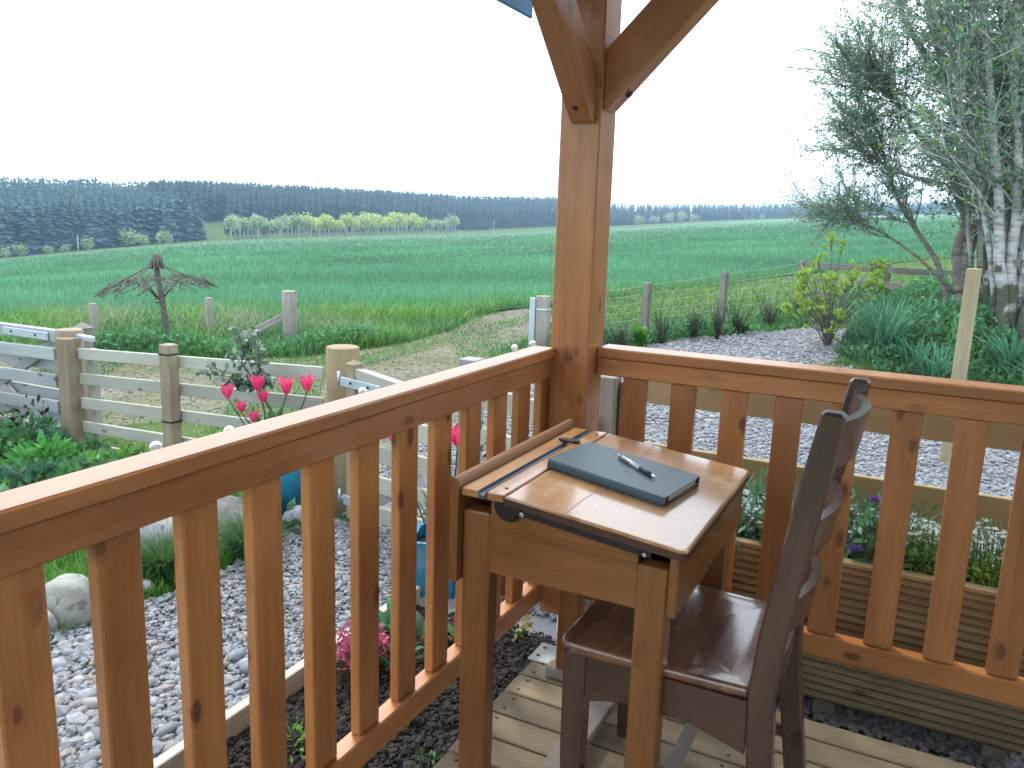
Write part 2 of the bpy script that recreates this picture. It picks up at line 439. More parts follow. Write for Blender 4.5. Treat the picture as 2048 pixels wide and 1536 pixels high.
setp(polar_sheet('ground', azs, rings, G_GRASS), kind='structure')
# cropped field: near edge follows the verge
FE_PX = np.array([-600, 0, 600, 900, 1100, 1225, 1400, 1600, 1750, 2300], float)
FE_AZ = np.degrees(np.arctan((FE_PX-1024)/1622.7)) - 26.5
FE_D = np.array([11.6, 11.4, 12.2, 13.0, 15.0, 17.5, 20.5, 26, 31, 36.0])
def field_edge(az): return np.interp(az, FE_AZ, FE_D)
faz = np.arange(-72, 10.01, 0.5); fe = field_edge(faz); fd = farD(faz)
rg = [fe + (fd-fe)*t for t in (0, .004, .01, .02, .035, .06, .1, .16, .25, .4, .6, .8, 1.0)]
setp(polar_sheet('wheat_field', faz, rg, G_FIELD, 0.03), kind='structure')

def flat_sheet(name, poly, z, mat, kind='structure', cell=0.5):
    """polygon laid on the terrain: fan of a convex-ish outline, subdivided"""
    import bmesh
    bm = bmesh.new()
    fvs = [bm.verts.new((x, y, 0)) for x, y in poly]
    bm.faces.new(fvs)
    bmesh.ops.triangulate(bm, faces=bm.faces[:])
    for _ in range(4):
        es = [e for e in bm.edges if e.calc_length() > cell]
        if not es: break
        bmesh.ops.subdivide_edges(bm, edges=es, cuts=1)
        bmesh.ops.triangulate(bm, faces=bm.faces[:])
    for v in bm.verts: v.co.z = tz(v.co.x, v.co.y)+z
    bmesh.ops.recalc_face_normals(bm, faces=bm.faces[:])
    me = bpy.data.meshes.new(name); bm.to_mesh(me); bm.free()
    for p in me.polygons:
        if p.normal.z < 0: me.flip_normals(); break
    me.materials.append(mat)
    return setp(link(name, me), kind=kind)
TRACK = [(-13, 3.5), (-9, 3.45), (-5, 3.4), (-2.9, 3.35), (-2.2, 4.2), (-3.1, 6.0), (-4.3, 8.0), (-4.55, 9.6), (-4.9, 11.2), (-5.3, 13.5), (-6.4, 13.0), (-6.2, 11.0), (-5.65, 9.4), (-5.5, 8.0), (-5.8, 6.6), (-6.6, 5.5), (-8.2, 4.85), (-13, 4.5)]
flat_sheet('farm_track', TRACK, 0.004, G_TRACK)
DRIVE = [(-2.95, 3.25), (-1.2, 2.70), (4.5, 2.70), (4.8, 6.5), (1.6, 7.3), (0.2, 8.2), (-0.75, 9.4), (-0.85, 11.6), (-1.3, 13.2), (-2.35, 12.0), (-2.95, 10.4), (-3.1, 8.6), (-3.3, 6.6), (-2.9, 4.6)]
flat_sheet('gravel_drive', DRIVE, 0.008, G_GRAVEL)
PATH = [(-1.64, -0.5), (-1.64, 2.45), (-0.7, 2.5), (0.9, 2.44), (1.9, 2.4), (1.9, 2.74), (-1.1, 2.74), (-1.9, 2.95), (-2.55, 3.05), (-2.5, 2.62), (-2.42, 2.2), (-2.55, 1.75), (-2.7, 1.3), (-2.9, -0.5)]
flat_sheet('gravel_path', PATH, 0.012, G_GRAVEL)
LAWN = [(-2.7, -0.5), (-2.55, 1.3), (-2.5, 1.9), (-2.45, 2.5), (-2.6, 3.0), (-3.3, 3.05), (-3.45, 2.2), (-3.6, 1.4), (-3.9, -0.5)]
flat_sheet('lawn', LAWN, 0.004, G_LAWN)
LBED = [(-3.45, -0.4), (-3.4, 1.4), (-3.3, 2.2), (-3.2, 3.1), (-6.5, 3.2), (-6.5, -0.4)]
flat_sheet('leafy_bed', LBED, 0.002, G_BED)
flat_sheet('planting_bank', [(-1.0, 9.5), (0.2, 8.3), (1.7, 7.4), (6, 6.6), (9, 9), (8, 15), (1, 17), (-1.6, 16), (-1.3, 13.0), (-0.8, 11.6)], 0.004, G_BED)
flat_sheet('soil_bed', [(-1.60, -0.3), (-1.60, 2.45), (-0.6, 2.46), (-0.3, 2.0), (-0.3, -0.3)], 0.02, G_SOIL)

# ------------------------------------------------------------------ scattering helpers (uncountable stuff)
def in_poly(x, y, poly):
    x = np.asarray(x); y = np.asarray(y); c = np.zeros(x.shape, bool); n = len(poly)
    for i in range(n):
        x0, y0 = poly[i]; x1, y1 = poly[(i+1) % n]
        cond = ((y0 > y) != (y1 > y)) & (x < (x1-x0)*(y-y0)/(y1-y0+1e-12)+x0)
        c ^= cond
    return c
def scatter(poly, n):
    p = np.array(poly); lo, hi = p.min(0), p.max(0); out = []
    tot = 0
    while tot < n:
        q = rng.uniform(lo, hi, (max(n*2, 100), 2)); q = q[in_poly(q[:, 0], q[:, 1], poly)]
        out.append(q); tot += len(q)
    return np.concatenate(out)[:n]
def jitter_col(base, n, amt=0.25, hue=0.12):
    base = np.asarray(base, float)
    c = base*(1+rng.uniform(-amt, amt, (n, 1)))*(1+rng.uniform(-hue, hue, (n, 3)))
    return np.clip(c, 0, 1)
def blades(P, h, w, lean, cols, seg=2, head=None, bend=1.0):
    """grass blades: P (n,3) roots; h, w arrays; lean array (tip offset / height)"""
    n = len(P); a = rng.uniform(0, 2*np.pi, n) if head is None else head
    dx, dy = np.cos(a), np.sin(a); sx, sy = -dy, dx
    vs = []; fs = []
    rows = seg
    V = np.zeros((n, 2*rows+1, 3)); C = np.zeros((n, 2*rows+1, 3))
    for k in range(rows):
        t = k/rows
        ww = w*(1-0.55*t)*0.5
        off = lean*h*t**(1+bend)
        zz = h*(t - 0.25*lean*t*t)
        for s, sg in ((0, -1), (1, 1)):
            V[:, 2*k+s, 0] = P[:, 0]+dx*off+sx*ww*sg; V[:, 2*k+s, 1] = P[:, 1]+dy*off+sy*ww*sg; V[:, 2*k+s, 2] = P[:, 2]+zz
        C[:, 2*k:2*k+2] = cols[:, None]*(0.75+0.35*t)
    V[:, -1, 0] = P[:, 0]+dx*lean*h; V[:, -1, 1] = P[:, 1]+dy*lean*h; V[:, -1, 2] = P[:, 2]+h*(1-0.25*lean)
    C[:, -1] = cols*1.1
    m = 2*rows+1; base = np.arange(n)[:, None]*m
    tris = []
    for k in range(rows-1):
        tris += [(2*k, 2*k+1, 2*k+3), (2*k, 2*k+3, 2*k+2)]
    tris.append((2*rows-2, 2*rows-1, 2*rows))
    F = (base[:, :, None]+np.array(tris)[None]).reshape(-1, 3)
    return V.reshape(-1, 3), F, C.reshape(-1, 3)
def leaves(P, D, size, cols, aspect=0.45, fold=0.15):
    """leaf-shaped quads: P roots, D directions (unit), size array"""
    n = len(P)
    D = D/np.linalg.norm(D, axis=1, keepdims=True)
    r = rng.normal(size=(n, 3)); S = np.cross(D, r); S /= np.linalg.norm(S, axis=1, keepdims=True)+1e-9
    U = np.cross(S, D); s = np.asarray(size).reshape(-1, 1)
    mid = P+D*s*0.5+U*s*fold
    V = np.stack([P, mid+S*s*aspect*0.5-U*s*fold, P+D*s, mid-S*s*aspect*0.5-U*s*fold], 1)
    C = np.repeat(cols[:, None], 4, 1)*np.array([0.85, 1, 1.08, 1])[None, :, None]
    b = np.arange(n)[:, None]*4
    F = np.concatenate([b+np.array([[0, 1, 2]]), b+np.array([[0, 2, 3]])])
    return V.reshape(-1, 3), F, C.reshape(-1, 3)
def merge(parts):
    V = []; F = []; C = []; o = 0
    for v, f, c in parts:
        V.append(v); F.append(f+o); C.append(c); o += len(v)
    return np.concatenate(V), np.concatenate(F), np.concatenate(C)
_ico = None
def ico_verts():
    t = (1+5**.5)/2
    v = np.array([(-1, t, 0), (1, t, 0), (-1, -t, 0), (1, -t, 0), (0, -1, t), (0, 1, t), (0, -1, -t), (0, 1, -t), (t, 0, -1), (t, 0, 1), (-t, 0, -1), (-t, 0, 1)], float)
    v /= np.linalg.norm(v[0])
    f = np.array([(0, 11, 5), (0, 5, 1), (0, 1, 7), (0, 7, 10), (0, 10, 11), (1, 5, 9), (5, 11, 4), (11, 10, 2), (10, 7, 6), (7, 1, 8), (3, 9, 4), (3, 4, 2), (3, 2, 6), (3, 6, 8), (3, 8, 9), (4, 9, 5), (2, 4, 11), (6, 2, 10), (8, 6, 7), (9, 8, 1)])
    return v, f
def ico2():
    v, f = ico_verts(); vl = [tuple(p) for p in v]; cache = {}; fs = []
    def mid(a, b):
        k = (min(a, b), max(a, b))
        if k not in cache:
            p = (np.array(vl[a])+np.array(vl[b]))/2; p /= np.linalg.norm(p); cache[k] = len(vl); vl.append(tuple(p))
        return cache[k]
    for a, b, c in f:
        x, y, z = mid(a, b), mid(b, c), mid(c, a); fs += [(a, x, z), (b, y, x), (c, z, y), (x, y, z)]
    return np.array(vl), np.array(fs)
def stones(P, size, cols, flat=(0.45, 0.75), sub=1, rough=0.16):
    """pebbles as deformed icosahedra, each its own shape"""
    bv, bf = ico_verts() if sub == 1 else ico2()
    n = len(P); k = len(bv)
    s = np.asarray(size).reshape(-1, 1)*np.stack([rng.uniform(0.8, 1.35, n), rng.uniform(0.65, 1.0, n), rng.uniform(*flat, n)], 1)
    V = bv[None]*(1+rng.uniform(-rough, rough, (n, k, 1)))*s[:, None]
    # random rotation: yaw and a tilt
    a = rng.uniform(0, 2*np.pi, n); t = rng.normal(0, 0.35, n)
    ct, st = np.cos(t)[:, None], np.sin(t)[:, None]
    y = V[:, :, 1]*ct-V[:, :, 2]*st; z = V[:, :, 1]*st+V[:, :, 2]*ct; x = V[:, :, 0]
    ca, sa = np.cos(a)[:, None], np.sin(a)[:, None]
    V = np.stack([x*ca-y*sa, x*sa+y*ca, z], 2)+P[:, None]
    F = (np.arange(n)[:, None, None]*k+bf[None]).reshape(-1, 3)
    C = np.repeat(cols[:, None], k, 1).reshape(-1, 3)
    return V.reshape(-1, 3), F, C
def stuff(name, parts, mat, label, cat, smooth=False, parent=None, kind='stuff'):
    V, F, C = merge(parts) if isinstance(parts, list) else parts
    o = link(name, np_mesh(name, V, F, mat, C, smooth), None, parent)
    return setp(o, label if parent is None else None, cat if parent is None else None, None, kind)

# ================================================================== porch: deck
deck = bpy.data.objects.new('deck', None); col.objects.link(deck); place(deck, Matrix.Translation((0.5, 0.5, 0))); setp(deck, kind='structure')
k = 0
y1 = 2.135
edges = [2.135, 2.046, 1.944] + [1.944-0.1003*i for i in range(1, 30)]
screw_me = MB().lathe([(0.0, 0.0012), (0.003, 0.0012), (0.0045, 0.0005), (0.0045, -0.001)], 8).mesh('screw', BLACKM)
for a, b_ in zip(edges[:-1], edges[1:]):
    w = a-b_-0.0085
    x0 = -0.912+random.uniform(-.003, .003)
    bd = board('deck_board', (x0, (a+b_)/2, -0.014), (2.6, (a+b_)/2, -0.014), w, 0.028, DECKW, deck)
    if a > 1.2:
        for sx in (-0.875, -0.30):
            for sy in (-.28, .28):
                link('screw', screw_me, Matrix.Translation((sx+random.uniform(-.006, .006), (a+b_)/2+sy*w, 0.0002)), bd)
for jx in (-0.88, -0.3, 0.3, 0.9, 1.5, 2.1):
    board('joist', (jx, 2.10, -0.078), (jx, -1.0, -0.078), 0.045, 0.095, DECKW, deck)

# corner bracket plate lying on the deck corner
pl = thing('bracket_plate', 'white steel bracket plate with two holes on the deck corner', 'bracket', (-0.885, 2.08, 0.002))
q = MB().cbox(0.075, 0.105, 0.005, 0.001, Matrix.Translation((-0.888, 2.075, 0.0045)))
q.build('plate', plain('white_zinc', (0.66, 0.69, 0.68), 0.4, 0.2, (0.55, 0.58, 0.57)), pl)
for hy in (2.05, 2.10):
    MB().lathe([(0, 0.0076), (0.006, 0.0076), (0.006, 0.004)], 12, cx=-0.905, cy=hy).build('hole', RUBBER, pl)

# ================================================================== porch: railings
CAPZ, RB = 0.916, 0.826
lr = thing('porch_railing', 'orange-brown stained railing on the left, running from foreground to corner post', 'railing', (-1.0, 1.2, 0.09), 'stained railings of the porch')
board('cap_rail', (-1.002, -0.9, 0.9005), (-1.002, 2.2245, 0.9005), 0.071, 0.031, STAIN, lr, ch=0.004)
board('top_rail', (-0.998, -0.9, 0.855), (-0.998, 2.2245, 0.855), 0.045, 0.060, STAIN, lr)
board('lower_rail', (-0.998, -0.9, 0.128), (-0.998, 2.2245, 0.128), 0.045, 0.068, STAIN, lr, ch=0.004)
for i in range(-8, 11):
    yc = 0.733+0.1482*i
    board('baluster', (-1.0005, yc, 0.1625), (-1.0005, yc, 0.8245), 0.073, 0.026, STAIN, lr, up=(1, 0, 0))
rr_ = thing('porch_railing', 'orange-brown stained railing on the right, behind the chair', 'railing', (0.3, 2.33, 0.09), 'stained railings of the porch')
board('cap_rail', (-0.862, 2.342, 0.9035), (2.6, 2.342, 0.9035), 0.10, 0.031, STAIN, rr_, ch=0.004)
board('top_rail', (-0.862, 2.322, 0.861), (2.6, 2.322, 0.861), 0.045, 0.054, STAIN, rr_)
board('lower_rail', (-0.862, 2.318, 0.130), (2.6, 2.318, 0.130), 0.045, 0.068, STAIN, rr_, ch=0.004)
for i in range(0, 22):
    xc = -0.741+0.1486*i
    board('baluster', (xc, 2.320, 0.1645), (xc, 2.320, 0.8335), 0.073, 0.026, STAIN, rr_, up=(0, 1, 0))

# corner post, its braces, bolts
cp = thing('corner_post', 'square stained timber corner post with two diagonal braces holding the roof', 'post', (-0.924, 2.287, -0.2))
board('post', (-0.924, 2.2875, 0.055), (-0.924, 2.2875, 2.02), 0.123, 0.125, STAIN, cp, up=(0, 1, 0), ch=0.004)
MB().tube([(-0.924, 2.2875, -0.22), (-0.924, 2.2875, 0.06)], 0.022, 10).build('post_foot', GALV, cp)
def brace(poly, ax, c0, c1):
    """outline in a vertical plane, thickness between c0 and c1 along ax"""
    M = Matrix(((0, 0, 1, 0), (1, 0, 0, 0), (0, 1, 0, 0), (0, 0, 0, 1))) if ax == 'x' else Matrix(((1, 0, 0, 0), (0, 0, 1, 0), (0, 1, 0, 0), (0, 0, 0, 1)))
    return MB().prism(poly, c0, c1, M)
def grain_part(mb, name, mat, parent, along):
    """turn a world-space part so that its local X is the grain direction"""
    c = Vector(np.mean(np.array(mb.v), axis=0)); x = Vector(along).normalized()
    z = x.orthogonal().normalized(); y = z.cross(x)
    M = Matrix(((x.x, y.x, z.x, c.x), (x.y, y.y, z.y, c.y), (x.z, y.z, z.z, c.z), (0, 0, 0, 1))); Mi = M.inverted()
    mb.v = [tuple(Mi @ Vector(p)) for p in mb.v]
    return link(name, mb.mesh(name, mat), M, parent)
b1 = brace([(2.2235, 1.565), (2.2235, 1.70), (1.80, 2.06), (1.72, 2.06), (1.72, 2.0), (2.205, 1.565)], 'x', -0.944, -0.879)
br1 = grain_part(b1, 'brace', STAIN, cp, (0, -0.72, 0.69))
b2 = brace([(-0.8608, 1.600), (-0.8608, 1.765), (-0.56, 2.06), (-0.400, 2.06), (-0.846, 1.607)], 'y', 2.245, 2.313)
br2 = grain_part(b2, 'brace', STAIN, cp, (0.74, 0, 0.67))
def bolt(c, n, r=0.011):
    n = Vector(n).normalized(); c = Vector(c)
    return MB().tube([c-n*0.002, c+n*0.003, c+n*0.0055], [r, r, r*0.6], 10)
bolt((-0.917, 2.172, 1.60), (0, -0.66, -0.72)).build('bolt', BLACKM, br1)
bolt((-0.80, 2.279, 1.645), (0.69, 0, -0.72)).build('bolt', BLACKM, br2)

# roof over the porch (blue sheet eave shows at the top of the picture)
roof = thing('porch_roof', 'blue metal sheet roof of the porch, its eave edge at the top', 'roof', (0.5, 0.9, 2.0))
board('beam', (-0.93, -0.95, 2.085), (-0.93, 2.42, 2.085), 0.07, 0.12, STAIN, roof)
board('beam', (-0.89, 2.287, 2.085), (2.6, 2.287, 2.085), 0.07, 0.12, STAIN, roof)
def roof_z(x): return 1.918+0.52*(x+1.2) if x < 0.75 else 1.918+0.52*(1.95-(x-0.75))
for ry in np.arange(-0.8, 2.45, 0.6):
    board('rafter', (-1.10, ry, roof_z(-1.10)+0.075), (0.75, ry, roof_z(0.75)+0.02), 0.045, 0.05, STAIN, roof)
    board('rafter', (0.75, ry, roof_z(0.75)+0.02), (2.6, ry, roof_z(2.6)+0.075), 0.045, 0.05, STAIN, roof)
def sheet(x0, x1):
    mb = MB(); n = 60; vs = []; fs = []
    ys = np.linspace(-1.05, 2.46, n*2+1)
    for x in (x0, x1):
        for j, yy in enumerate(ys):
            vs.append((x, yy, roof_z(x)+0.105+(0.018 if j % 4 in (1, 2) else 0)))
    m = len(ys)
    for x in (x0, x1):
        for j, yy in enumerate(ys):
            vs.append((x, yy, roof_z(x)+0.107+(0.018 if j % 4 in (1, 2) else 0)))
    for j in range(m-1):
        fs.append((j, j+1, m+j+1, m+j)); fs.append((2*m+j, 3*m+j, 3*m+j+1, 2*m+j+1))
        fs.append((j, 2*m+j, 2*m+j+1, j+1)); fs.append((m+j, m+j+1, 3*m+j+1, 3*m+j))
    return mb.add(vs, fs)
sheet(-1.2, 0.75).build('roof_sheet', BLUEROOF, roof); sheet(0.751, 2.7).build('roof_sheet', BLUEROOF, roof)
board('eave_trim', (-1.205, -1.05, 1.952), (-1.205, 2.46, 1.952), 0.012, 0.075, BLUEROOF, roof)
# white boarded house wall to the right of the porch
WHITEW = plain('white_painted_board', (0.72, 0.71, 0.67), 0.7)
hw = bpy.data.objects.new('house_wall', None); col.objects.link(hw); place(hw, Matrix.Translation((1.7, 0, 0))); setp(hw, kind='structure')
for i in range(18):
    board('cladding_board', (1.7, -6.5, -0.10+0.17*i), (1.7, 2.1, -0.10+0.17*i), 0.025, 0.166, WHITEW, hw)

# small clear globe lights hung along the outside of the left cap rail
sl = thing('string_lights', 'string of small clear glass globe lights along the outer rail edge', 'string lights', (-1.045, 1.4, 0.9))
GLASS, gnt, gb = newmat('clear_bulb_glass')
gb.inputs['Base Color'].default_value = (0.93, 0.96, 0.97, 1); gb.inputs['Roughness'].default_value = 0.08
gb.inputs['Transmission Weight'].default_value = 0.75; gb.inputs['IOR'].default_value = 1.25
gb.inputs['Specular IOR Level'].default_value = 0.8
pts = []
bys = [(0.853, 0.914), (1.005, 0.907), (1.385, 0.912), (2.11, 0.921), (2.235, 0.918)]
prev = (-1.046, 0.2, 0.88)
cable = [prev]
for y_, z_ in bys:
    cable.append((-1.047, (cable[-1][1]+y_)/2, 0.872)); cable.append((-1.049, y_, z_-0.011))
MB().tube(cable, 0.0013, 5).build('cable', RUBBER, sl)
for y_, z_ in bys:
    bulb = link('bulb', (_cache['bulb'] if 'bulb' in _cache else _cache.setdefault('bulb', MB().lathe([(0.0001, 0.0105)]+[(0.0105*math.sin(t), 0.0105*math.cos(t)) for t in np.linspace(0.25, 2.9, 9)]+[(0.002, -0.0105)], 14).mesh('bulb', GLASS))), Matrix.Translation((-1.049, y_, z_)), sl)
    MB().tube([(-1.049, y_, z_-0.017), (-1.049, y_, z_-0.0107)], 0.0035, 8).build('socket', RUBBER, bulb)

# ================================================================== school desk
dk = thing('school_desk', 'old wooden school desk with sloping lid and pencil groove', 'desk', (-0.58, 1.71, 0))
NY, FY = 1.415, 2.008                    # outer faces of near and far sides
for (x0, x1) in ((-0.812, -0.747), (-0.426, -0.364)):
    for ys_ in (NY+0.0225, FY-0.0225):
        board('leg', ((x0+x1)/2, ys_, 0.034), ((x0+x1)/2, ys_, 0.685 if x0 < -.7 else 0.648), 0.045, x1-x0, DESKW, dk, up=(1, 0, 0), ch=0.004)
for ys_ in (NY+0.0225, FY-0.0225):
    board('runner', (-0.845, ys_, 0.017), (-0.335, ys_, 0.017), 0.05, 0.033, GREYW, dk, ch=0.006)
board('footrest', (-0.628, NY+0.047, 0.045), (-0.628, FY-0.047, 0.045), 0.062, 0.022, GREYW, dk, ch=0.003)
def side_panel(y0, y1):
    lo = 0.556
    poly = [(-0.7465, lo), (-0.4265, lo), (-0.4265, 0.6875), (-0.7465, 0.7155)]
    return grain_part(MB().prism(poly, y0, y1, Matrix(((1, 0, 0, 0), (0, 0, 1, 0), (0, 1, 0, 0), (0, 0, 0, 1)))), 'side_panel', DESKW, dk, (1, 0, 0))
side_panel(NY+0.004, NY+0.022); side_panel(FY-0.022, FY-0.004)
board('front_panel', (-0.3535, NY-0.004, 0.6185), (-0.3535, FY+0.004, 0.6185), 0.018, 0.127, DESKW, dk)
board('inner_back_panel', (-0.735, NY+0.024, 0.635), (-0.735, FY-0.024, 0.635), 0.012, 0.15, DESKW, dk)
board('box_bottom', (-0.55, NY+0.024, 0.566), (-0.55, FY-0.024, 0.566), 0.34, 0.01, DESKW, dk)
# back board with a rounded top and rounded lower near corner
bb = MB()
prof = [(-0.834, 0.525), (-0.816, 0.525), (-0.8145, 0.748), (-0.8185, 0.7545), (-0.825, 0.757), (-0.8315, 0.7545), (-0.8355, 0.748)]
Mx = Matrix(((1, 0, 0, 0), (0, 0, 1, 0), (0, 1, 0, 0), (0, 0, 0, 1)))
bb.prism(prof, NY-0.016, FY+0.012, Mx)
grain_part(bb, 'back_board', DESKW, dk, (0, 1, 0))
# flat top strip made of two boards and the groove between them
board('top_strip', (-0.793, NY-0.006, 0.726), (-0.793, FY+0.006, 0.726), 0.041, 0.018, LIDW, dk, ch=0.002)
gr = MB(); n = 7
prof = [(-0.772, 0.735), (-0.770, 0.7275), (-0.7635, 0.7245), (-0.757, 0.7275), (-0.7545, 0.735), (-0.7545, 0.717), (-0.772, 0.717)]
gr.prism(prof, NY-0.006, FY+0.006, Mx)
gr.build('pencil_groove', INKGROOVE, dk)
st2 = board('top_strip', (-0.7335, NY-0.006, 0.726), (-0.7335, FY+0.006, 0.726), 0.040, 0.018, LIDW, dk, ch=0.002)
for sy in (NY+0.035, FY-0.035):
    MB().lathe([(0, 0.7362), (0.0045, 0.7362), (0.0045, 0.734)], 10, cx=-0.728, cy=sy).build('screw', BLACKM, st2)
# inkwell slide cover at the far end of the groove
ink = MB()
ink.add([(-0.763+0.030*math.cos(t)*(1 if abs(math.cos(t)) < .8 else 1.0), 1.868+0.013*math.sin(t), 0.7375+z) for z in (0, 0.004) for t in np.linspace(0, 2*math.pi, 16, endpoint=False)],
        [tuple(range(16))[::-1], tuple(range(16, 32))]+[(i, (i+1) % 16, 16+(i+1) % 16, 16+i) for i in range(16)])
ink.build('inkwell_cover', BLACKM, dk)
# sloping lid
LX0, LZ0, LX1, LZ1 = -0.7125, 0.7345, -0.331, 0.6945
def lidp(x, h=0.0): return LZ0+(LZ1-LZ0)*(x-LX0)/(LX1-LX0)+h
lz = Vector((LX1-LX0, 0, LZ1-LZ0)).normalized(); ln = Vector((-lz.z, 0, lz.x))
def lid_outline():
    pts = [(LX0+0.0015, NY-0.008), (LX1-0.018, NY-0.008)]
    for t in np.linspace(-90, 0, 6): pts.append((LX1-0.018+0.018*math.cos(R(t)), NY-0.008+0.018+0.018*math.sin(R(t))))
    for t in np.linspace(0, 90, 6): pts.append((LX1-0.018+0.018*math.cos(R(t)), FY+0.008-0.018+0.018*math.sin(R(t))))
    pts.append((LX0+0.0015, FY+0.008)); return pts
o = lid_outline()
def inset(pts, d):
    cx = np.mean([p[0] for p in pts]); cy = np.mean([p[1] for p in pts])
    return [(p[0]+(-d if p[0] > cx else d), p[1]+(-d if p[1] > cy else d)) for p in pts]
lm = MB(); n = len(o)
rows = [(inset(o, 0.0), -0.020), (o, -0.005), (inset(o, 0.0025), -0.001), (inset(o, 0.006), 0.0)]
vs = []
for pts_, h in rows: vs += [(x, y, lidp(x)+h) for x, y in pts_]
fs = [tuple(range(n))[::-1], tuple(range(3*n, 4*n))]
for r0 in range(3): fs += [(r0*n+i, r0*n+(i+1) % n, (r0+1)*n+(i+1) % n, (r0+1)*n+i) for i in range(n)]
lm.add(vs, fs)
lid = grain_part(lm, 'lid', LIDW, dk, (0, 1, 0))
lid.data.materials.append(EDGEW)
for p_ in lid.data.polygons:
    if 2 <= p_.index < 2+n: p_.material_index = 1
ed = MB()
ed.prism([(-0.700, lidp(-0.70)-0.0205), (-0.400, lidp(-0.40)-0.0205), (-0.400, lidp(-0.40)-0.036), (-0.700, lidp(-0.70)-0.034)], NY-0.0025, NY+0.003, Mx)
ed.build('hinge_arm', BLACKM, dk)
hd = MB()
arc = [(-0.742, 0.7165)]+[(-0.703+0.034*math.cos(R(t)), 0.7145+0.036*math.sin(R(t))) for t in np.linspace(180, 358, 14)]+[(-0.664, 0.7105)]
hd.prism(arc, NY-0.004, NY+0.003, Mx)
hg = hd.build('hinge_plate', BLACKM, dk)
for (sx, sz) in ((-0.672, 0.7005),): bolt((sx, NY-0.003, sz), (0, -1, 0), 0.006).build('screw', STEEL, hg)
bolt((-0.412, NY-0.0015, 0.6715), (0, -1, 0), 0.005).build('screw', STEEL, dk)
# crack lines between lid boards, thin dark grooves
def crack(pts_):
    m_ = MB()
    for (xa, ya), (xb, yb) in zip(pts_[:-1], pts_[1:]):
        d = Vector((xb-xa, yb-ya, 0)).normalized()*0.0006; nrm = Vector((-d.y, d.x, 0))
        m_.add([(xa-nrm.x, ya-nrm.y, lidp(xa)+.0003), (xb-nrm.x, yb-nrm.y, lidp(xb)+.0003), (xb+nrm.x, yb+nrm.y, lidp(xb)+.0003), (xa+nrm.x, ya+nrm.y, lidp(xa)+.0003)], [(0, 1, 2, 3)])
    return m_
crack([(-0.578, NY), (-0.580, 1.50), (-0.577, 1.56), (-0.581, 1.70), (-0.578, 1.85), (-0.580, FY)]).build('joint_crack', EDGEW, lid)

# ================================================================== notebook and pen
nb = thing('notebook', 'charcoal hardcover notebook with elastic band lying on the desk lid', 'notebook', (-0.563, 1.707, lidp(-0.563)))
ax = Vector((0.2885, -0.0345, 0)); ax.z = (LZ1-LZ0)/(LX1-LX0)*ax.x; ax.normalize()
nn = ln.copy(); ay = nn.cross(ax).normalized()
nc = Vector((-0.5645, 1.716, lidp(-0.5645)+0.0006))
MN = Matrix(((ax.x, ay.x, nn.x, nc.x), (ax.y, ay.y, nn.y, nc.y), (ax.z, ay.z, nn.z, nc.z), (0, 0, 0, 1)))
NL, NW, NH = 0.292, 0.205, 0.021
def rrect(l, w, r, n=5):
    p = []
    for cx, cy, a0 in ((l/2-r, w/2-r, 0), (-l/2+r, w/2-r, 90), (-l/2+r, -w/2+r, 180), (l/2-r, -w/2+r, 270)):
        for t in np.linspace(0, 90, n): p.append((cx+r*math.cos(R(a0+t)), cy+r*math.sin(R(a0+t))))
    return p
# spine along the near long side (-y): cover wraps
def part(mb, name, mat, parent, M): return link(name, mb.mesh(name, mat), M, parent)
cv = MB()
cv.prism(rrect(NL, NW, 0.007), 0.0, 0.0024)
part(cv, 'back_cover', COVER, nb, MN)
cv = MB(); cv.prism(rrect(NL, NW, 0.007), NH-0.0024, NH); part(cv, 'front_cover', COVER, nb, MN)
sp = MB()
pr = [(-NW/2+0.0005, 0.0002), (-NW/2+0.0045, 0.0026), (-NW/2+0.0045, NH-0.0026), (-NW/2+0.0005, NH-0.0002), (-NW/2-0.0022, NH-0.004), (-NW/2-0.0028, NH/2), (-NW/2-0.0022, 0.004)]
sp.prism(pr, -NL/2+0.004, NL/2-0.004, Matrix(((0, 0, 1, 0), (1, 0, 0, 0), (0, 1, 0, 0), (0, 0, 0, 1))))
part(sp, 'spine', COVER, nb, MN)
pg = MB().cbox(NL-0.008, NW-0.010, NH-0.0052, 0.001); part(pg, 'pages', PAPER, nb, MN @ Matrix.Translation((0.0005, 0.001, NH/2)))
eb = MB(); ex = NL/2-0.0
def band(pts_, w=0.006): 
    m_ = MB()
    m_.tube(pts_, 0.0022, 6); return m_
band([(NL/2+0.0025, -NW/2+0.014, 0.006), (NL/2+0.003, 0, 0.0085), (NL/2+0.0025, NW/2-0.012, 0.009)]).build('elastic_band', RUBBER, nb, MN, True)
for yy in (-NW/2+0.014, NW/2-0.014):
    MB().cbox(0.006, 0.009, NH+0.0016, 0.001, Matrix.Translation((NL/2-0.0005, yy, NH/2))).build('band_loop', RUBBER, nb, MN, True)
mk = MB()
for (cx, cy, l, a) in ((0.018, -0.022, .020, 20), (0.012, -0.018, .012, -35), (0.024, -0.016, .014, 50)):
    mk.cbox(l, 0.0018, 0.0004, 0.0001, Matrix.Translation((cx, cy, NH+0.0002)) @ Matrix.Rotation(R(a), 4, 'Z'))
mk.build('embossed_mark', plain('embossed_mark', (0.075, 0.095, 0.105), 0.5), nb, MN, True)
p0 = Vector((-0.598, 1.774, 0)); p1 = Vector((-0.477, 1.687, 0))
pd = (p1-p0); pd.z = (LZ1-LZ0)/(LX1-LX0)*pd.x; pl_ = pd.length; pd.normalize()
py_ = nn.cross(pd).normalized()
pc = Vector((p0.x, p0.y, lidp(p0.x)+NH+0.0065))
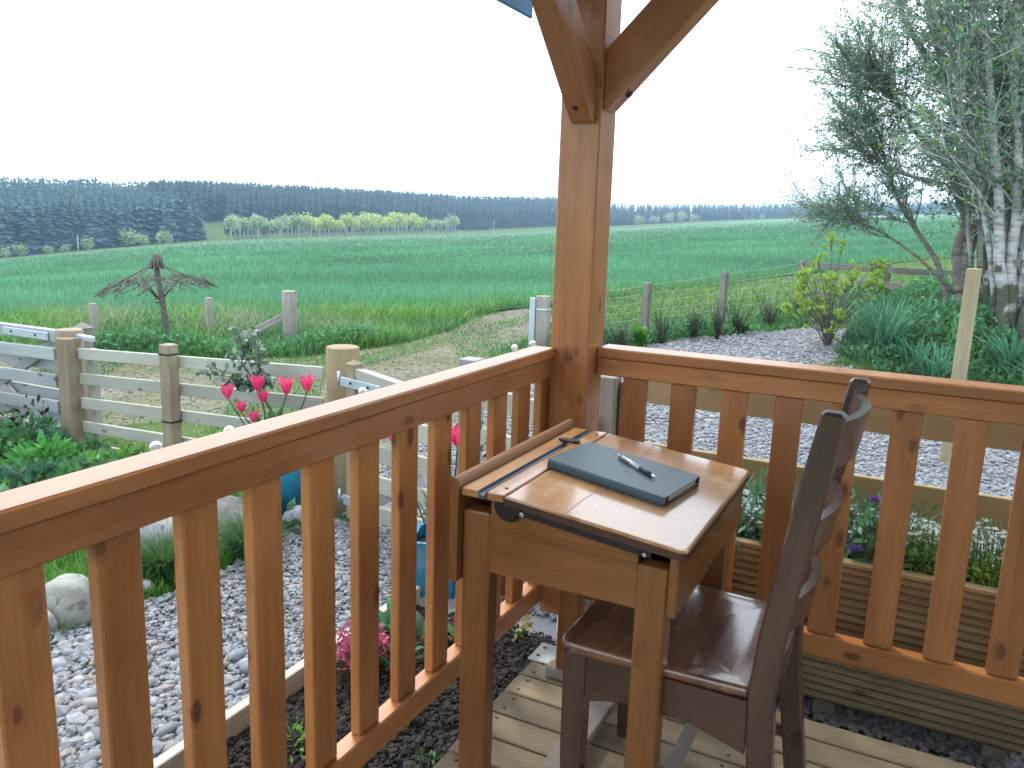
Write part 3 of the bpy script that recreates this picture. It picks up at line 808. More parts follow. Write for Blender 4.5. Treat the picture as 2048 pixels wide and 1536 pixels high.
MP = Matrix(((pd.x, py_.x, nn.x, pc.x), (pd.y, py_.y, nn.y, pc.y), (pd.z, py_.z, nn.z, pc.z), (0, 0, 0, 1)))
pen = thing('ballpoint_pen', 'silver and black click ballpoint pen lying on the notebook', 'pen', tuple(pc))
def seg(x0, x1, r0, r1, name, mat, extra=()):
    m_ = MB().tube([(x0, 0, 0), *[(e[0], 0, 0) for e in extra], (x1, 0, 0)], [r0, *[e[1] for e in extra], r1], 12)
    return part(m_, name, mat, pen, MP)
seg(0.010, 0.088, 0.0049, 0.0053, 'barrel', PENW)
seg(0.0882, 0.131, 0.0055, 0.0048, 'grip', RUBBER, ((0.108, 0.0051),))
seg(0.1312, pl_-0.003, 0.0044, 0.0012, 'tip', STEEL, ((0.142, 0.003),))
seg(0.0, 0.0098, 0.0028, 0.0030, 'click_button', STEEL)
seg(0.0099, 0.0145, 0.0052, 0.0052, 'collar', RUBBER)
part(MB().cbox(0.040, 0.004, 0.0016, 0.0005), 'clip', RUBBER, pen, MP @ Matrix.Translation((0.034, -0.0062, 0.002)))

# ================================================================== chair
ch = thing('wooden_chair', 'dark brown wooden ladder-back chair drawn up to the desk', 'chair', (-0.38, 1.65, 0))
SX0, SX1, SY0, SY1, SZ = -0.590, -0.200, 1.432, 1.852, 0.440
sm = MB()
def seat_outline(d=0.0):
    pts = []; r = 0.035
    for cx, cy, a0, rr in ((SX1-0.012, SY1-0.022, 0, 0.012), (SX0+r, SY1-r+0.004, 90, r), (SX0+r, SY0+r-0.004, 180, r), (SX1-0.012, SY0+0.022, 270, 0.012)):
        for t in np.linspace(0, 90, 7): pts.append((cx+(rr-d)*math.cos(R(a0+t)), cy+(rr-d)*math.sin(R(a0+t))))
    return pts
n = len(seat_outline()); vs = []
for d, h in ((0.006, -0.024), (0.0, -0.019), (0.0, -0.008), (0.003, -0.002), (0.009, 0.0)):
    vs += [(x, y, SZ+h) for x, y in seat_outline(d)]
fs = [tuple(range(n))[::-1]]
for r0 in range(4): fs += [(r0*n+i, r0*n+(i+1) % n, (r0+1)*n+(i+1) % n, (r0+1)*n+i) for i in range(n)]
# dished top: rings towards a lowered centre
o_ = seat_outline(0.009); cx_ = (SX0+SX1)/2; cy_ = (SY0+SY1)/2
for kk in (0.8, 0.55, 0.28):
    b0 = len(vs)
    vs += [(cx_+(x-cx_)*kk, cy_+(y-cy_)*kk, SZ-0.006*(1-kk**2)) for x, y in o_]
    fs += [(b0-n+i, b0-n+(i+1) % n, b0+(i+1) % n, b0+i) for i in range(n)]
vs.append((cx_, cy_, SZ-0.0062)); b0 = len(vs)-1
fs += [(b0-n+i, b0-n+(i+1) % n, b0) for i in range(n)]
sm.add(vs, fs, True)
grain_part(sm, 'seat', SEATW, ch, (0, 1, 0))
for yy in (1.459, 1.826):
    m_ = MB()
    m_.prism([(-0.577, 0.4155), (-0.527, 0.4155), (-0.530, 0.17), (-0.536, 0.0), (-0.566, 0.0), (-0.575, 0.2)], yy-0.021, yy+0.021, Mx)
    grain_part(m_, 'leg', CHAIRW, ch, (0, 0, 1))
def rear_post(yy, lean=0.0):
    cl = [(-0.130, 0.0), (-0.152, 0.15), (-0.172, 0.30), (-0.180, 0.44), (-0.170, 0.56), (-0.150, 0.70), (-0.127, 0.86), (-0.110, 0.978)]
    cl = [(a+lean*max(0, c-.44)/.54, c) for a, c in cl]
    m_ = MB(); vs = []; hw_ = 0.0185; sec = [(-.024, -hw_+.004), (-.020, -hw_), (.020, -hw_), (.024, -hw_+.004), (.024, hw_-.004), (.020, hw_), (-.020, hw_), (-.024, hw_-.004)]
    m = len(sec)
    for i, (x, z) in enumerate(cl):
        k_ = 1.0 if z < 0.9 else 0.84
        for sx, sy in sec: vs.append((x+sx*k_, yy+sy, z))
    for sx, sy in sec: vs.append((cl[-1][0]+sx*0.55, yy+sy*0.7, cl[-1][1]+0.006))
    L = len(cl)+1
    fs = [tuple(range(m))[::-1], tuple(range((L-1)*m, L*m))]
    for i in range(L-1): fs += [(i*m+j, i*m+(j+1) % m, (i+1)*m+(j+1) % m, (i+1)*m+j) for j in range(m)]
    m_.add(vs, fs)
    return grain_part(m_, 'rear_post', CHAIRW, ch, (0.1, 0, 1))
rear_post(1.452); rear_post(1.832, 0.015)
def post_x(z): return float(np.interp(z, [0, .15, .30, .44, .56, .70, .86, .978], [-.130, -.152, -.172, -.180, -.170, -.150, -.127, -.110]))
def slat(z0, z1, bow=0.034):
    m_ = MB(); vs = []; fs = []; nseg = 12; th = 0.017
    for i in range(nseg+1):
        t = i/nseg; y = 1.4715+(1.8125-1.4715)*t; bx = bow*math.sin(math.pi*t)
        for (z, dx) in ((z0, 0), (z0, th), (z1, th), (z1, 0)):
            vs.append((post_x(z)-0.008+bx+dx+0.015*t*max(0, z-.44)/.54, y, z))
    for i in range(nseg):
        a = i*4
        fs += [(a+j, a+4+j, a+4+(j+1) % 4, a+(j+1) % 4) for j in range(4)]
    fs += [(3, 2, 1, 0), (nseg*4, nseg*4+1, nseg*4+2, nseg*4+3)]
    m_.add(vs, fs)
    return grain_part(m_, 'back_slat', CHAIRW, ch, (0, 1, 0))
slat(0.868, 0.958); slat(0.692, 0.768); slat(0.535, 0.606); slat(0.408, 0.462, 0.012)
for yy in (1.4475, 1.8375):
    m_ = MB()
    m_.prism([(-0.526, 0.4155), (-0.2045, 0.4155), (-0.2005, 0.305), (-0.30, 0.335), (-0.44, 0.338), (-0.526, 0.315)], yy-0.009, yy+0.009, Mx)
    grain_part(m_, 'side_apron', CHAIRW, ch, (1, 0, 0))
board('front_apron', (-0.556, 1.481, 0.375), (-0.556, 1.804, 0.375), 0.018, 0.08, CHAIRW, ch)
board('back_apron', (-0.181, 1.471, 0.375), (-0.181, 1.813, 0.375), 0.018, 0.08, CHAIRW, ch)
for yy in (1.456, 1.829): board('stretcher', (-0.535, yy, 0.135), (-0.170, yy, 0.135), 0.018, 0.03, CHAIRW, ch)
board('cross_stretcher', (-0.362, 1.466, 0.139), (-0.362, 1.819, 0.139), 0.028, 0.022, GREYW, ch)

# ================================================================== planter of grooved boards
pt = thing('wooden_planter', 'long planter box of grooved decking boards outside the right railing', 'planter', (0.0, 2.55, -0.2))
def grooved(name, p0, p1, h, nrm):
    """decking board with rounded ridges along it, face towards nrm"""
    L = (Vector(p1)-Vector(p0)).length; m_ = MB(); prof = []
    ng = 6
    prof.append((0.0, -h/2)); 
    for i in range(ng*4+1):
        t = i/(ng*4); prof.append((0.0125+0.0045*(1-2*abs(math.cos(math.pi*t*ng))**3), -h/2+h*t))
    prof.append((0.0, h/2))
    n = len(prof); vs = [(-L/2, -a, z) for a, z in prof]+[(L/2, -a, z) for a, z in prof]
    fs = [tuple(range(n)), tuple(range(n, 2*n))[::-1]]+[(i, n+i, n+(i+1) % n, (i+1) % n) for i in range(n)]
    m_.add(vs, fs)
    M = frame(p0, p1, (0, 0, 1))
    return link(name, m_.mesh(name, GROOVED), M, pt)
PX0, PX1, PY0, PY1 = -0.62, 0.397, 2.480, 2.690
bh = 0.146
for i in range(3):
    zc = -0.130+bh*(i+0.5)+0.002*i
    grooved('side_board', (PX0, PY0+0.0, zc), (PX1, PY0+0.0, zc), bh, None)
    grooved('side_board', (PX1, PY1, zc), (PX0, PY1, zc), bh, None)
    grooved('end_board', (PX1, PY0+0.016, zc), (PX1, PY1-0.016, zc), bh, None)
    grooved('end_board', (PX0, PY1-0.016, zc), (PX0, PY0+0.016, zc), bh, None)
for (a, b_) in (((PX0-0.01, PY0+0.006, 0.322), (PX1+0.012, PY0+0.006, 0.322)), ((PX0-0.01, PY1-0.006, 0.322), (PX1+0.012, PY1-0.006, 0.322))):
    board('top_trim', a, b_, 0.036, 0.016, PINE, pt)
for lx in (-0.50, -0.125, 0.335):
    for ly in (2.525, 2.655):
        board('leg', (lx, ly, -0.2), (lx, ly, -0.132), 0.055, 0.06, POSTW, pt, up=(1, 0, 0))
MB().cbox(PX1-PX0-0.01, PY1-PY0-0.01, 0.03, 0.002, Matrix.Translation(((PX0+PX1)/2, (PY0+PY1)/2, 0.255))).build('soil', G_SOIL, pt)

# ================================================================== timber edging between path and soil
ed_ = thing('timber_edging', 'pale timber edging board between grey gravel and dark soil', 'edging', (-1.62, 1.0, -0.2))
board('edging_board', (-1.615, -0.6, -0.165), (-1.615, 2.47, -0.165), 0.034, 0.11, EDGING, ed_)
for yy in (0.2, 1.4, 2.3): board('stake', (-1.585, yy, -0.25), (-1.585, yy, -0.125), 0.03, 0.025, EDGING, ed_, up=(1, 0, 0))

# ================================================================== slatted garden fence (left of the small gate)
def gz(x): return float(np.interp(x, [-7.5, -4.75, -2.6], [-0.30, -0.27, -0.2]))
fn = thing('slatted_garden_fence', 'low five-board timber fence behind the tulips, between the two gates', 'fence', (-3.7, 3.22, -0.22))
def fy(x): return 3.262+(3.185-3.262)*(x+4.75)/2.15
for i, (zl, zr) in enumerate(((0.345, 0.455), (0.185, 0.295), (0.03, 0.135), (-0.125, -0.03), (-0.26, -0.175))):
    hgt = 0.070 if i < 4 else 0.06
    board('slat', (-4.66, fy(-4.66)+0.0, zl+0.044), (-2.66, fy(-2.66)+0.0, zr+0.044), 0.022, hgt, FENCE, fn)
def sq_post(par, x, y, z0, z1, w, mat=POSTW, name='post', cap=None):
    p = board(name, (x, y, z0), (x, y, z1), w, w, mat, par, up=(0, 1, 0), ch=0.004)
    return p
sq_post(fn, -4.72, fy(-4.72)-0.03, -0.4, 0.485, 0.10)
p2_ = sq_post(fn, -3.76, fy(-3.76)-0.052, -0.4, 0.545, 0.075)
sq_post(fn, -4.60, fy(-4.60)+0.055, -0.4, 0.42, 0.045, FENCE)
for z_ in (0.49, 0.10, -0.09):
    MB().cbox(0.081, 0.081, 0.010, 0.001, Matrix.Translation((-3.76, fy(-3.76)-0.052, z_))).build('cable_tie', RUBBER, p2_)
def round_post(name, x, y, z0, z1, r, mat, parent, n=20):
    """post with vertical grain: local X is up"""
    m_ = MB(); M = Matrix(((0, 1, 0, x), (0, 0, 1, y), (1, 0, 0, (z0+z1)/2), (0, 0, 0, 1))); h = (z1-z0)/2
    m_.tube([(-h, 0, 0), (0, 0, 0), (h-0.006, 0, 0), (h, 0, 0)], [r, r, r, r-0.006], n)
    return link(name, m_.mesh(name, mat), M, parent)
gp_ = thing('round_gatepost', 'thick round pale timber gatepost beside the small garden gate', 'gatepost', (-2.52, 3.17, -0.2))
round_post('post', -2.520, 3.165, -0.35, 0.655, 0.082, wood('round_post_timber', (0.38, 0.31, 0.185), (0.28, 0.22, 0.125), (0.2, 0.13, 0.08), 0.75, 0.2, 0.9, 0.2), gp_)
# small garden gate
def strap(par, p0, p1, h, mat=GALV):
    return board('hinge_strap', p0, p1, 0.006, h, mat, par)
gt = thing('small_garden_gate', 'small silvery timber garden gate with galvanised strap hinges, right of round post', 'gate', (-2.1, 3.0, -0.2))
GA = Vector((-2.365, 3.055, 0)); GB_ = Vector((-1.80, 2.975, 0)); gd = (GB_-GA).normalized(); gn_ = Vector((gd.y, -gd.x, 0))
def gp3(s, z, off=0.0): return tuple(GA+(GB_-GA)*s+gn_*off+Vector((0, 0, z)))
board('stile', gp3(0.0, -0.17), gp3(0.0, 0.60), 0.06, 0.06, POSTW, gt, up=gd)
m_ = MB(); c0 = Vector(gp3(0, 0.60)); m_.add([c0+gd*a*0.033+gn_*b*0.033 for a, b in ((-1, -1), (1, -1), (1, 1), (-1, 1))]+[c0+Vector((0, 0, 0.02))], [(0, 1, 4), (1, 2, 4), (2, 3, 4), (3, 0, 4)]); m_.build('post_cap', POSTW, gt)
board('stile', gp3(0.97, -0.17), gp3(0.97, 0.52), 0.05, 0.06, GATEW, gt, up=gd)
board('top_bar', gp3(0.04, 0.553), gp3(1.0, 0.49), 0.05, 0.06, FENCE, gt)
for z_ in (0.335, 0.185, 0.035, -0.115): board('bar', gp3(0.03, z_, 0.0), gp3(0.98, z_, 0.0), 0.022, 0.085, FENCE, gt)
board('diagonal_brace', gp3(0.08, 0.47, -0.03), gp3(0.92, -0.05, -0.03), 0.022, 0.07, GATEW, gt)
board('diagonal_brace', gp3(0.45, 0.02, -0.052), gp3(0.08, -0.10, -0.052), 0.022, 0.07, GATEW, gt)
h1 = strap(gt, gp3(-0.10, 0.513, 0.034), gp3(0.36, 0.503, 0.034), 0.045)
h2 = strap(gt, gp3(-0.08, -0.075, 0.034), gp3(0.10, -0.077, 0.034), 0.05)
for s_, z_ in ((0.02, 0.512), (0.22, 0.507)): bolt(gp3(s_, z_, 0.038), gn_, 0.007).build('bolt', BLACKM, h1)
bolt(gp3(0.04, -0.076, 0.038), gn_, 0.007).build('bolt', BLACKM, h2)
for z_ in (0.513, -0.075):
    MB().tube([gp3(-0.13, z_-0.02, 0.03), gp3(-0.13, z_+0.045, 0.03)], 0.008, 8).build('hinge_pin', GALV, gt)
    MB().tube([gp3(-0.13, z_-0.012, 0.03), gp3(-0.20, z_-0.012, -0.03)], 0.007, 8).build('hinge_hook', GALV, gt)
# fence from latch post to the corner, and along the drive
cf = thing('corner_fence', 'short stretch of pale timber fence from the gate latch post to the rough corner post', 'fence', (-1.4, 2.9, -0.2))
sq_post(cf, -1.72, 3.045, -0.3, 0.695, 0.085, GATEW)
for z_ in (0.55, 0.37, 0.19, 0.01, -0.13):
    board('slat', (-1.68, 3.00, z_), (-0.99, 2.655, z_+0.02), 0.022, 0.092, FENCE, cf)
rp = sq_post(cf, -0.972, 2.732, -0.3, 0.752, 0.07, OLDW, 'corner_post')
sq_post(cf, -0.912, 2.752, -0.3, 0.735, 0.04, POSTW, 'batten')
pf = thing('drive_fence', 'pale pine board fence behind the right railing and planter', 'fence', (0.8, 2.78, -0.2))
for z_, h_ in ((0.722, 0.115), (0.462, 0.108), (0.20, 0.11), (-0.06, 0.11)):
    board('fence_board', (-0.90, 2.772, z_), (3.4, 2.772, z_), 0.022, h_, PINE, pf)
for x_ in (1.0, 2.4): sq_post(pf, x_, 2.822, -0.3, 0.76, 0.075, PINE)
# tall timber stake on the drive
STAKEW = wood('stake_timber', (0.36, 0.32, 0.20), (0.28, 0.24, 0.145), (0.15, 0.11, 0.07), 0.7, 0.2, 0.7, 0.25)
tp = thing('timber_stake', 'tall square pale timber stake standing alone by the drive', 'stake', (0.275, 6.0, -0.2))
board('stake', (0.275, 6.0, -0.35), (0.275, 6.0, 1.094), 0.075, 0.075, STAKEW, tp, up=(0.3, 1, 0), ch=0.004)

# ================================================================== wide field gate on the left
wg = thing('wide_timber_gate', 'wide silvery five-bar timber gate at the left edge of the garden', 'gate', (-5.7, 3.3, -0.3))
wz = -0.06
for i, (z_, y_) in enumerate(((0.37, 3.20), (0.20, 3.20), (0.03, 3.20), (-0.135, 3.20))):
    board('bar', (-7.4, y_+0.02, z_-0.06), (-4.80, y_, z_+0.008), 0.03, 0.078, GATEW, wg)
for z_ in (0.27, 0.075, -0.08): board('rear_bar', (-7.4, 3.34, z_-0.02), (-4.88, 3.33, z_), 0.03, 0.07, GATEW, wg)
board('top_bar', (-7.4, 3.26, 0.47), (-4.84, 3.26, 0.482), 0.055, 0.075, GATEW, wg)
board('diagonal_brace', (-4.95, 3.285, 0.42), (-6.0, 3.285, -0.15), 0.03, 0.07, GATEW, wg)
board('diagonal_brace', (-5.75, 3.285, 0.20), (-5.0, 3.285, -0.2), 0.03, 0.07, GATEW, wg)
hs_ = board('hinge_strap', (-5.36, 3.222, 0.478), (-4.90, 3.222, 0.478), 0.006, 0.05, GALV, wg)
for x_ in (-5.27, -5.02): bolt((x_, 3.218, 0.478), (0, -1, 0), 0.008).build('bolt', BLACKM, hs_)
board('hinge_hook', (-4.76, 3.30, 0.487), (-4.57, 3.30, 0.480), 0.03, 0.035, GALV, wg)
board('lower_board', (-7.4, 3.12, -0.27), (-5.0, 3.12, -0.255), 0.022, 0.075, FENCE, wg)
gr_ = thing('round_gatepost', 'round timber gatepost at the end of the wide silvery gate', 'gatepost', (-4.80, 3.30, -0.27))
round_post('post', -4.800, 3.30, -0.45, 0.525, 0.080, POSTW, gr_)
board('rear_post', (-5.06, 3.58, -0.4), (-5.06, 3.58, 0.485), 0.085, 0.085, OLDW, gr_, up=(0, 1, 0))
m_ = MB(); m_.add([(-5.06+a*0.05, 3.58+b*0.05, 0.485) for a, b in ((-1, -1), (1, -1), (1, 1), (-1, 1))]+[(-5.06, 3.58, 0.525)], [(0, 1, 4), (1, 2, 4), (2, 3, 4), (3, 0, 4)]); m_.build('post_cap', OLDW, gr_)

# ================================================================== boulders
def boulder(name, loc, sx, sy, sz, c, c2, label, rz=0, tilt=0, seed=1, sc=9, group=None):
    bv, bf = ico2()
    r0 = np.random.default_rng(seed)
    # second subdivision for a smooth form
    vl = [tuple(p) for p in bv]; fs = []; cache = {}
    def mid(a, b):
        k_ = (min(a, b), max(a, b))
        if k_ not in cache:
            p = (np.array(vl[a])+np.array(vl[b]))/2; p /= np.linalg.norm(p); cache[k_] = len(vl); vl.append(tuple(p))
        return cache[k_]
    for a, b, c_ in bf:
        x, y, z = mid(a, b), mid(b, c_), mid(c_, a); fs += [(a, x, z), (b, y, x), (c_, z, y), (x, y, z)]
    v = np.array(vl); d = np.zeros(len(v))
    for _ in range(7):
        w = r0.normal(size=3); d += 0.05*np.sin(v@w*1.7+r0.uniform(0, 6))
    v = np.sign(v)*np.abs(v)**0.82
    v = v*(1+d)[:, None]*np.array([sx, sy, sz])/2
    me = np_mesh(name, v, np.array(fs), rockmat(name+'_stone_%d' % seed, tuple(v*.85 for v in c), tuple(v*.85 for v in c2), sc), smooth=True)
    o = link(name, me, Matrix.Translation(loc) @ Matrix.Rotation(rz, 4, 'Z') @ Matrix.Rotation(tilt, 4, 'X'))
    return setp(o, label, 'stone', group)
boulder('boulder', (-2.62, 1.725, -0.115), 0.175, 0.165, 0.195, (0.42, 0.43, 0.39), (0.26, 0.27, 0.24), 'smooth rounded pale boulder at the lawn edge, in the leftmost railing gap', 0.3, 0.15, 3)
boulder('boulder', (-2.66, 1.58, -0.15), 0.20, 0.12, 0.19, (0.55, 0.56, 0.55), (0.42, 0.43, 0.42), 'white angular stone leaning left of the smooth rounded boulder', 0.9, 0.5, 5)
boulder('boulder', (-2.86, 2.25, -0.10), 0.36, 0.25, 0.24, (0.42, 0.42, 0.40), (0.28, 0.28, 0.27), 'large flat-topped grey stone behind the ornamental grass tuft', 0.5, 0.1, 8, 14)
boulder('boulder', (-2.60, 2.03, -0.185), 0.07, 0.05, 0.07, (0.60, 0.61, 0.60), (0.5, 0.5, 0.5), 'small white stone half hidden under the near ornamental grass', 0.1, 0, 11)
boulder('boulder', (-2.82, 2.63, -0.12), 0.40, 0.2, 0.17, (0.30, 0.30, 0.27), (0.13, 0.13, 0.12), 'long dark slab of rock in front of the round blue pot', 0.35, 0.25, 14, 18)
boulder('boulder', (-2.50, 2.80, -0.125), 0.14, 0.12, 0.14, (0.33, 0.35, 0.38), (0.24, 0.25, 0.28), 'small grey stone right of the round blue pot', 0, 0, 17)

# ================================================================== gravel stones, soil clods
def gravel_cols(n, warm=0.18):
    base = np.array([(0.190, 0.205, 0.222), (0.220, 0.236, 0.256), (0.155, 0.168, 0.184), (0.265, 0.275, 0.285), (0.235, 0.215, 0.205), (0.285, 0.278, 0.262)])
    pr = np.array([.34, .28, .16, .10, warm*.6, warm*.4]); pr /= pr.sum()
    return np.clip(base[rng.choice(6, n, p=pr)]*1.0*(1+rng.uniform(-.16, .16, (n, 1))), 0, 1)
pp = [(-1.64, 0.3), (-1.64, 2.46), (-1.64, 2.6), (-1.0, 2.62), (-1.1, 2.72), (-1.9, 2.93), (-2.5, 3.0), (-2.52, 2.65), (-2.44, 2.2), (-2.56, 1.75), (-2.72, 1.3), (-2.9, 0.3)]
q = scatter(pp, 25000); near = np.hypot(q[:, 0], q[:, 1])
sz_ = rng.lognormal(np.log(0.0078), 0.40, len(q))*np.where(q[:, 1] < 1.7, 1.25, 0.95); sz_ = np.clip(sz_, 0.006, 0.034)
P = np.column_stack([q, -0.188+sz_*0.25+rng.uniform(0, .012, len(q))])
g1 = stones(P, sz_, gravel_cols(len(q))*1.08)
q2 = scatter([(-1.66, 0.5), (-1.66, 1.9), (-2.45, 1.7), (-2.6, 0.5)], 240); s2 = rng.uniform(0.016, 0.032, len(q2))
g1b = stones(np.column_stack([q2, -0.180+s2*0.22]), s2, gravel_cols(len(q2), 0.8)*1.15, sub=2, rough=0.05)
stuff('path_gravel', [g1], STONE, 'loose grey angular gravel of the garden path', 'gravel')
stuff('path_pebbles', [g1b], STONE, 'rounded grey and pinkish pebbles mixed into the path gravel', 'gravel', smooth=True)
q = scatter([(-0.7, 2.38), (1.5, 2.36), (1.5, 2.72), (-0.7, 2.72)], 2600); s3 = rng.uniform(0.008, 0.016, len(q))
stuff('under_planter_gravel', [stones(np.column_stack([q, -0.190+s3*.3]), s3, gravel_cols(len(q)))], STONE, 'grey gravel in shade beneath the planter', 'gravel')
q = scatter(DRIVE, 72000); d_ = np.hypot(q[:, 0], q[:, 1]); keep = rng.random(len(q)) < np.clip(5.2/d_, .35, 1)**1.2; q = q[keep]; d_ = d_[keep]
s4 = rng.lognormal(np.log(0.0098), 0.35, len(q))*np.clip(d_/5.0, 0.85, 1.7)
stuff('drive_gravel', [stones(np.column_stack([q, terr(q[:, 0], q[:, 1])+.012+s4*.22]), s4, gravel_cols(len(q), .1)*1.12)], STONE, 'grey chippings covering the drive beyond the right railing', 'gravel')
q = scatter(TRACK, 12000); s5 = rng.lognormal(np.log(0.009), 0.4, len(q)); tc_ = np.clip(np.array([(0.22, 0.21, 0.17)])*(1+rng.uniform(-.3, .3, (len(q), 1))), 0, 1)
stuff('track_stones', [stones(np.column_stack([q, terr(q[:, 0], q[:, 1])+.006+s5*.1]), s5, tc_)], STONE, 'small buff stones strewn over the farm track', 'gravel')
ql = scatter(pp, 260); nl = len(ql)
lv = leaves(np.column_stack([ql, np.full(nl, -.165)]), rng.normal(size=(nl, 3))*np.array([1, 1, .25]), rng.uniform(.012, .035, nl), np.clip(np.array([(0.20, 0.15, 0.08), (0.10, 0.17, 0.05), (0.32, 0.26, 0.16)])[rng.integers(0, 3, nl)]*(1+rng.uniform(-.3, .3, (nl, 1))), 0, 1), .4)
stuff('leaf_litter', [lv], LEAF, 'bits of dry leaf and small weeds on the garden path', 'leaf litter')
SOILM = stonemat('soil_clod', 0.002, 90, 0.95)
q = scatter([(-1.59, 0.2), (-1.59, 2.44), (-0.62, 2.44), (-0.62, 2.2), (-0.9, 2.2), (-0.9, 0.2)], 27000); s6 = rng.lognormal(np.log(0.0042), 0.55, len(q)); s6 = np.clip(s6, .002, .016)
hump = 0.05*np.sin(np.clip((q[:, 0]+1.6)/0.9, 0, 1)*np.pi)
stuff('soil_clods', [stones(np.column_stack([q, -0.178+hump*.6+s6*.2]), s6, np.clip(np.array([(0.019, 0.015, 0.013)])*(1+rng.uniform(-.5, .8, (len(q), 1))), 0, 1), flat=(.5, .9), rough=.3)], SOILM, 'crumbly dark soil of the bed below the railing', 'soil')

# ================================================================== pots and their plants
def pot_round(loc):
    t = thing('round_blue_pot', 'round turquoise glazed pot holding the pink tulips', 'pot', loc)
    x, y, z = loc
    MB().lathe([(0.0, z), (0.105, z), (0.145, z+.06), (0.168, z+.16), (0.165, z+.23), (0.150, z+.275), (0.158, z+.29), (0.162, z+.305), (0.146, z+.305), (0.135, z+.27)], 32, cx=x, cy=y).build('pot', BLUEGLAZE, t)
    MB().lathe([(0.0, z+.272), (0.136, z+.270)], 20, cx=x, cy=y).build('soil', G_SOIL, t)
    return t
pot_round((-2.80, 2.97, -0.19))
sqp = thing('square_blue_pot', 'tall square blue glazed pot standing by the timber edging', 'pot', (-1.61, 2.625, -0.2))
def square_pot(cx, cy, z0, h, w0, w1, rz):
    m_ = MB(); prof = [(0.0, 0), (w0, 0), (w1, h), (w1+.006, h), (w1+.006, h+.014), (w1-.012, h+.014), (w1-.016, h-.03)]
    vs = []; fs = []
    for r, z in prof:
        for k_ in range(4):
            c = 0.012
            for d in (-1, 1):
                a = math.pi/4+k_*math.pi/2
                px, py = r*math.sqrt(2)*math.cos(a), r*math.sqrt(2)*math.sin(a)
                tx, ty = -math.sin(a), math.cos(a)
                px += (tx*d-math.cos(a)*1.0)*min(c, r*.3)*.7; py += (ty*d-math.sin(a)*1.0)*min(c, r*.3)*.7
                vs.append((cx+px*math.cos(rz)-py*math.sin(rz), cy+px*math.sin(rz)+py*math.cos(rz), z0+z))
    for i in range(len(prof)-1):
        for k_ in range(8): fs.append((i*8+k_, i*8+(k_+1) % 8, (i+1)*8+(k_+1) % 8, (i+1)*8+k_))
    return m_.add(vs, fs)
square_pot(-1.610, 2.625, -0.19, 0.225, 0.075, 0.105, 0.35).build('pot', BLUEGLAZE, sqp)
MB().lathe([(0, 0.015), (0.085, 0.013)], 12, cx=-1.61, cy=2.625).build('soil', G_SOIL, sqp)
tcp = thing('small_terracotta_pot', 'small terracotta pot tucked behind the desk beside the square blue pot', 'pot', (-1.38, 2.70, -0.2))
MB().lathe([(0, -.19), (0.05, -.19), (0.07, -.06), (0.078, -.06), (0.078, -.035), (0.065, -.035), (0.06, -.07)], 20, cx=-1.38, cy=2.70).build('pot', TERRACOTTA, tcp)

STEMC = (0.06, 0.11, 0.03)
STEMM = plain('green_stem', (0.075, 0.14, 0.04), 0.5, 0, (0.05, 0.09, 0.03))
DSTEM = plain('dark_stem', (0.045, 0.06, 0.03), 0.6)
def tulip(base, top, size, label, open_=0.3, seed=0, leafn=2, group='pink tulips in the blue pots'):
    r0 = random.Random(seed)
    t = thing('tulip', label, 'tulip', base, group)
    b = Vector(base); tp_ = Vector(top); mid = (b+tp_)/2+Vector((r0.uniform(-.01, .01), r0.uniform(-.01, .01), 0.01))
    MB().tube([b, b.lerp(mid, .5)+(mid-b.lerp(tp_, .5))*.4, mid, mid.lerp(tp_, .5)+(mid-b.lerp(tp_, .5))*.4, tp_], 0.0032, 7).build('stem', DSTEM, t)
    fl = None
    for i in range(6):
        inner = i % 2; a0 = i*math.pi/3+seed; w = size*(0.52-0.05*inner); h = size*(1.0+0.08*inner)
        vs = []; cs = []; nr, nc_ = 6, 4
        for j in range(nr+1):
            tt = j/nr
            rad = size*(0.08+0.36*math.sin(min(tt*1.9, 1.57)))*(1-0.12*inner)+size*open_*(0.75*max(0, tt-0.70)**1.3-0.10*tt)
            ww = w*math.sin(math.pi*(0.12+0.86*tt))**0.75 if tt < 1 else 0.0
            for k_ in range(nc_+1):
                s = (k_/nc_-0.5)*2
                aa = a0+s*ww/max(rad, 0.004)*0.75
                aa = a0+max(-0.72, min(0.72, aa-a0))
                rr = rad*(1-0.08*(1-abs(s)))+0.02*size*abs(s)*tt
                vs.append((tp_.x+rr*math.cos(aa), tp_.y+rr*math.sin(aa), tp_.z+h*tt-0.12*size*abs(s)*tt))
                f_e = max(abs(s)**2*0.5*tt, 0); c = np.array((0.74, 0.055, 0.195))*(1-f_e)+np.array((0.85, 0.36, 0.42))*f_e
                if tt < .15: c = c*.4+np.array((.75, .6, .45))*.6
                cs.append(c)
        fs = [(j*(nc_+1)+k_, j*(nc_+1)+k_+1, (j+1)*(nc_+1)+k_+1, (j+1)*(nc_+1)+k_) for j in range(nr) for k_ in range(nc_)]
        v = np.array(vs); c0 = v.mean(0)
        me = np_mesh('petal', v-c0, np.array(fs), PETAL, np.array(cs), True)
        link('petal', me, Matrix.Translation(c0), t)
    for i in range(leafn):
        a0 = r0.uniform(0, 6.28); L = r0.uniform(.20, .34); w = r0.uniform(.022, .034)
        strap_leaf(t, b, a0, L, w, r0.uniform(.15, .45), (0.055, 0.155, 0.055))
    return t
